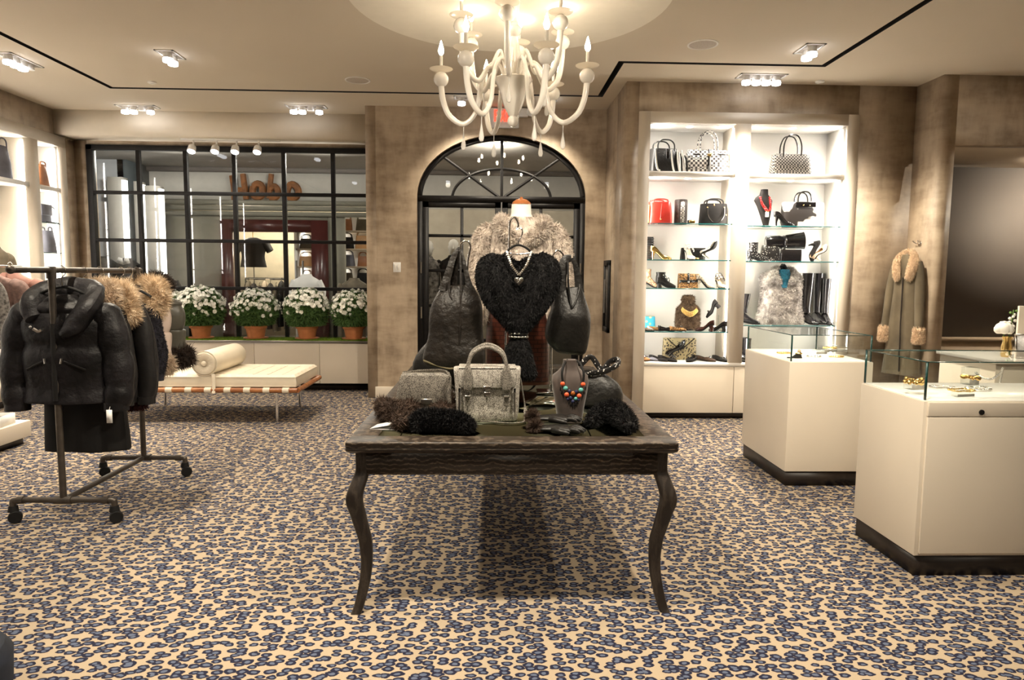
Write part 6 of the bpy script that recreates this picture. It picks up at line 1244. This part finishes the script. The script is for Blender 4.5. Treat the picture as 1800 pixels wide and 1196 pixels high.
shoe('dark wedge pump tilted up on a clear stand', 1259, ZL[4]+.20, 2.75, M['suede'], 'pump', .05, .20, dy=.02, tilt=.75, chunky=True, bow=M['patent'])
t = thing('shoe_stand', 'clear acrylic shoe stand under the tilted wedge pump', 'stand', (sx(1264, 560), SYD+.02, ZL[4])); MB().tube([(0, 0, .005), (0, 0, .17)], .006, 8).build('post', M['acrylic'], t); box((-.04, -.03, 0), (.04, .03, .006)).build('base', M['acrylic'], t, False)
shoe('brown block heeled loafer pump on the fifth shelf', 1243, ZL[4], 2.6, mat('burgundy_patent', (.05, .018, .014), .2, var=.1), 'pump', .07, .2, dy=-.1, chunky=True)
shoe('black cap toe block heel pump at the end of the fifth shelf', 1266, ZL[4], 2.4, M['patent'], 'pump', .06, .2, dy=-.1, chunky=True, bow=M['silver'])
# bottom ledge left
t, w_, h = sbag('cane_tote', 'black and tan cane print tote with chain straps on the bottom ledge', 1167, 1224, 592, 630, zl, .10, M['cane'], taper=1.0, e=8, dy=.06)
MB().tube(smoothpath([(-w_*.42, -.055, h), (-w_*.2, -.06, h*.7), (0, -.06, h*.5), (w_*.2, -.06, h*.72), (w_*.42, -.055, h)], 16), .006, 6).build('strap', M['patent'], t)
for u, m, lab, st, rz_, dy in ((1134, 'tan', 'tan sandal at the outer end of the bottom ledge', 'flat', .5, -.12), (1146, 'slate', 'grey and black flat beside the tan sandal', 'flat', -.6, -.06), (1163, 'suede', 'black bow flat at the side of the cane tote', 'flat', -.7, -.10), (1179, 'suede', 'black bow flat in front of the cane tote', 'flat', -.7, -.12), (1222, 'suede', 'black buckled flat at the corner of the cane tote', 'flat', -2.3, -.12), (1247, 'furbr', 'dark brown tasselled loafer on the bottom ledge', 'loafer', -.5, -.1), (1275, 'leather', 'black tasselled loafer at the inner end of the bottom ledge', 'loafer', -.9, -.1)):
    shoe(lab, u, zl, rz_, M[m], st, .012, .22, dy=dy, bow=M['patent'], name='sandal' if 'sandal' in lab else None)
shoe('glossy black pump standing upright against the cane tote', 1201, zl+.11, .25, M['patent'], 'pump', .08, .24, dy=-.02, tilt=-1.05)
# right bay lower shelf: fur vest, boots
VY = SYD+.08; v0 = sx(1372, 520, VY); kk = VY/1200; zv = lambda v: atY(1372, v, VY).z-ZR[3]
t = thing('fur_vest', 'grey chinchilla style fur vest displayed upright on the lower shelf', 'vest', (v0, VY, ZR[3]))
mb = MB(); mb.loft([sring(0, 0, max(.012, zv(v)), a*kk, b, 30, 2.6) for v, a, b in ((572, 42, .07), (560, 41, .085), (540, 37, .085), (510, 34, .085), (488, 34, .08), (482, 30, .07), (477, 18, .06))]); mb.jitter(.012, 22, 3); mb.fur(15000, .030, .008, .3, .6); mb.build('body', M['furgrey2'], t, False)
for s_ in (-1, 1):
    mb = MB(); mb.tube(smoothpath([(s_*.03, .02, zv(471)), (s_*.085, -.03, zv(475)), (s_*.11, -.08, zv(485)), (s_*.05, -.105, zv(498))], 14), [.025, .04, .04, .02], 10, True, .7); mb.fur(2600, .03, .007, .2, .6, seed=s_+4); mb.build('lapel', M['furgrey2'], t, False)
mb = MB(); mb.loft([sring(0, -.06, zv(v), a*kk, .055, 16) for v, a in ((506, 5), (494, 10), (482, 12), (474, 9))]); mb.build('teal_top', M['teal'], t)
mb = MB(); mb.tube(smoothpath([(-.05, .0, zv(482)), (-.03, -.03, zv(474)), (0, -.03, zv(466)), (.03, -.03, zv(474)), (.05, .0, zv(482))], 14), .02, 10); mb.build('hanger_neck', M['black'], t)
for i, (u, dy, lab, sh) in enumerate(((1431, .0, 'tall black leather boot nearest to the fur vest', .56), (1449, .07, 'tall black leather boot standing behind its pair', .56), (1463, -.02, 'tall black leather boot with a pale lining at the shelf end', .50))):
    shoe(lab, u-2, ZR[3], -1.2-.2*i, M['patent'], 'boot', .03, .25, shaft=sh, chunky=True, dy=dy, shr=.056)
shoe('black calf high boot beside the divider on the lower shelf', 1320, ZR[3], .05, M['patent'], 'boot', .025, .27, shaft=.33, chunky=True, dy=-.03, shr=.05)
for i, (u, dy, lab) in enumerate(((1311, -.1, 'black rubber ankle boot at the divider on the bottom ledge'), (1322, -.02, 'black rubber ankle boot, middle one on the bottom ledge'), (1329, -.12, 'black rubber ankle boot nearest to the glass case on the bottom ledge'))): shoe(lab, u, zl, -1.0, M['patent'], 'bootie', .025, .24, shaft=.25, chunky=True, dy=dy, shr=.042)
for i, (u, lab) in enumerate(((1395, 'brown suede loafer on the bottom ledge behind the far case'), (1450, 'dark loafer on the bottom ledge behind the far case'))): shoe(lab, u, zl, -.8, M['furbr'] if i == 0 else M['leather'], 'loafer', .012, .23, dy=-.05, bow=M['patent'])
# ================================================================== figures and stock across the hall
def hallbust(label, u, v0, v1, Y, m, collar=None, head=False, hw=22):
    p = atY(u, v1, Y); k = Y/1200; z = lambda v: atY(u, v, Y).z
    t = thing('hall_mannequin', label, 'mannequin', (p.x, Y, 0))
    MB().lathe([(.16, 0), (.16, .015), (.02, .03)], 20).build('base', M['black'], t); MB().tube([(0, 0, .02), (0, 0, z(v1))], .018, 8).build('pole', M['nickel'], t)
    s0 = v0+(20 if head else 0)
    mb = MB(); mb.loft([sring(0, 0, zz, a*k, b, 20, 2.3) for zz, a, b in ((z(v1), hw*.72, .12), (z(v1)+.02, hw*.75, .13), ((z(v1)+z(s0))/2, hw*.8, .13), (z(s0+24), hw, .13), (z(s0+14), hw*.8, .12), (z(s0+8), hw*.4, .08), (z(s0+4), hw*.32, .07))]); mb.build('jacket', m, t)
    for s_ in (-1, 1): MB().tube(smoothpath([(s_*hw*.75*k, 0, z(s0+16)), (s_*hw*1.0*k, 0, z(s0+34)), (s_*hw*1.0*k, -.05, z(v1)+.1)], 10), [.07, .075, .055], 10).build('sleeve', m, t)
    if collar: 
        for s_ in (-1, 1): mb = MB(); mb.prism([(0, z(s0+16)), (s_*.10, z(s0+13)), (s_*.07, z(s0+3)), (s_*.02, z(s0+5))], -.16, -.13); mb.build('collar', collar, t, False)
    if head:
        mb = MB(); zc_ = z(v0+9); mb.loft([sring(x, y, zc_+dz, a, b, 18) for x, y, dz, a, b in ((0, .02, -.20, .05, .055), (0, .02, -.13, .05, .055), (0, 0, -.105, .06, .075), (0, -.01, -.06, .07, .09), (0, 0, 0, .078, .10), (0, .01, .06, .075, .095), (0, .015, .10, .05, .065), (0, .015, .115, .02, .03))]); mb.build('head', M['skin'], t)
        mb = MB(); mb.tube([(0, -.095, zc_+.015), (0, -.118, zc_-.03), (0, -.09, zc_-.035)], [.008, .014, .008], 8); mb.build('nose', M['skin'], t)
        for s_ in (-1, 1): MB().ball((s_*.076, .01, zc_-.01), (.012, .02, .03), 8, 6).build('ear', M['skin'], t)
    return t
hallbust('dark jacket with a stand collar on a headless form behind the window', 187, 447, 520, 11.2, M['black'])
hallbust('dark jacket with a white collar on a form behind the window', 228, 450, 520, 11.2, M['black'], M['paper'])
hallbust('dark jacket with a white shirt collar on a form behind the window, above the mums', 292, 479, 560, 11.2, M['black'], M['paper'])
t = hallbust('white headed mannequin in a dark polo neck behind the arched door', 797, 425, 600, 10.6, M['black'], None, True, 26)
hallbust('white headed mannequin in a patterned dress behind the arched door edge', 753, 427, 610, 10.6, mat('patterned_dress', (.12, .11, .10), .8, var=.6, vs=18), None, True, 24)
# clothes rail in the shop across
HR = 14.6; a, b = atY(432, 490, HR), atY(478, 490, HR)
t = thing('shop_rail', 'steel clothes rail in the shop across the hall', 'clothes rack', ((a.x+b.x)/2, HR, 0))
MB().tube([(a.x, HR, a.z), (b.x+.3, HR, a.z)], .025, 8).build('rail', M['chrome'], t, world=True)
for x in (a.x, b.x+.3): MB().tube([(x, HR, 0), (x, HR, a.z)], .02, 8).build('post', M['chrome'], t, world=True)
cols = [M['olive'], M['wool'], M['shear'], M['beige'], M['wool'], M['olive'], M['black'], M['moss']]
for i in range(8):
    x = a.x+.06+.115*i; t = thing('hanging_garment', ['olive', 'charcoal', 'moss suede', 'beige', 'dark grey', 'khaki', 'black', 'deep moss'][i]+' garment on the clothes rail in the shop across', 'garment', (x, HR-.03, a.z-1.0-.05*(i % 3)), 0, 'garments on the far shop rail')
    mb = MB(); torso(mb, [(0, .05, .22), (.3, .05, .22), (.8, .045, .2), (.92, .03, .12), (.96, .012, .03)], fold=.008, seed=i); mb.build('body', cols[i], t); MB().tube(smoothpath([(0, 0, .95), (0, 0, 1.0), (.02, 0, 1.03)], 6), .006, 6).build('hook', M['chrome'], t)
p = atY(446, 470, 14.9); t = thing('hanging_blouse', 'black short sleeved top hung above the far clothes rail', 'blouse', (p.x, 14.9, p.z)); mb = MB(); torso(mb, [(0, .28, .1), (.25, .24, .1), (.5, .30, .1), (.58, .2, .08), (.63, .08, .05)], fold=.008); mb.build('body', M['black'], t)
for s_ in (-1, 1): MB().tube([(s_*.24, 0, .54), (s_*.36, 0, .34)], [.09, .08], 10).build('sleeve', M['black'], t)
MB().tube(smoothpath([(0, 0, .6), (0, 0, .75), (.04, 0, .8)], 6), .008, 6).build('hook', M['gold'], t); MB().tube([(0, .02, .5), (0, .02, -p.z+.01)], .015, 8).build('stand_pole', M['chrome'], t)
# shelf wall seen at the right of the window
for i, (u0, u1, lab) in enumerate(((520, 575, 'white shelf unit with shoes and bags across the hall, beside the oxblood door'), (590, 652, 'white shelf unit with dark bags across the hall, beside the arched door wall'))):
    Y = 13.6; A, B = atY(u0, 450, Y), atY(u1, 450, Y); t = thing('shop_shelves', lab, 'shelves', ((A.x+B.x)/2, Y, 0))
    box((A.x, Y+.35, 0), (B.x, Y+.4, 2.7)).build('back_panel', M['white'], t, False, world=True)
    for x in (A.x, B.x): box((x-.03, Y, 0), (x+.03, Y+.4, 2.7)).build('side_panel', M['white'], t, False, world=True)
    box((A.x+.05, Y+.30, .3), (A.x+.09, Y+.34, 2.6)).build('light_strip', emis('shop_strip', (1, .96, .9), 3), t, False, world=True)
    for k, v in enumerate((405, 437, 468, 500, 540)):
        z_ = atY(u0, v, Y).z; box((A.x, Y, z_-.03), (B.x, Y+.36, z_)).build('shelf', M['beige'], t, False, world=True)
        for j in range(2):
            x = A.x+(B.x-A.x)*(.28+.45*j); n_ = ['first', 'second', 'third', 'fourth', 'fifth'][k]
            if k == 4: continue
            bag('stock_bag', ['dark', 'brown', 'olive', 'black', 'tan'][(k*2+j+i) % 5]+' bag on '+n_+' shelf of the far unit by the '+('oxblood door' if i == 0 else 'arched door wall')+(', window end' if j == 0 else ', door end'), x, Y+.16, z_, .22+.04*((k+j) % 3), .20+.03*((k*j+i) % 3), .14, [M['slate'], M['brownl'], M['olive'], M['black'], M['tan']][(k*2+j+i) % 5], handle=.08, taper=.85, e=4, group='stock on the far shop shelves')
for i, (u, v, Y) in enumerate(((540, 520, 12.4), (624, 540, 12.2))): hallbust(['pale top on a headless form across the hall, behind the mums', 'olive coat on a headless form across the hall beside the arched door wall'][i], u, [478, 485][i], [545, 600][i], Y, [M['paper'], M['olive']][i], None, False, 26)
# blurred dark cloth at the camera's corner
p = atZ(-40, 1230, 0); t = thing('upholstered_stool', 'dark blue round upholstered stool cut off at the lower corner', 'stool', (p.x-.125, p.y-.05, 0)); MB().lathe([(.20, .04), (.24, .08), (.245, .30), (.22, .37), (.12, .39), (.01, .39)], 28).build('seat', M['denim'], t); MB().lathe([(.18, 0), (.18, .04)], 20).build('base', M['black'], t); t.scale = (1, 1, .5)
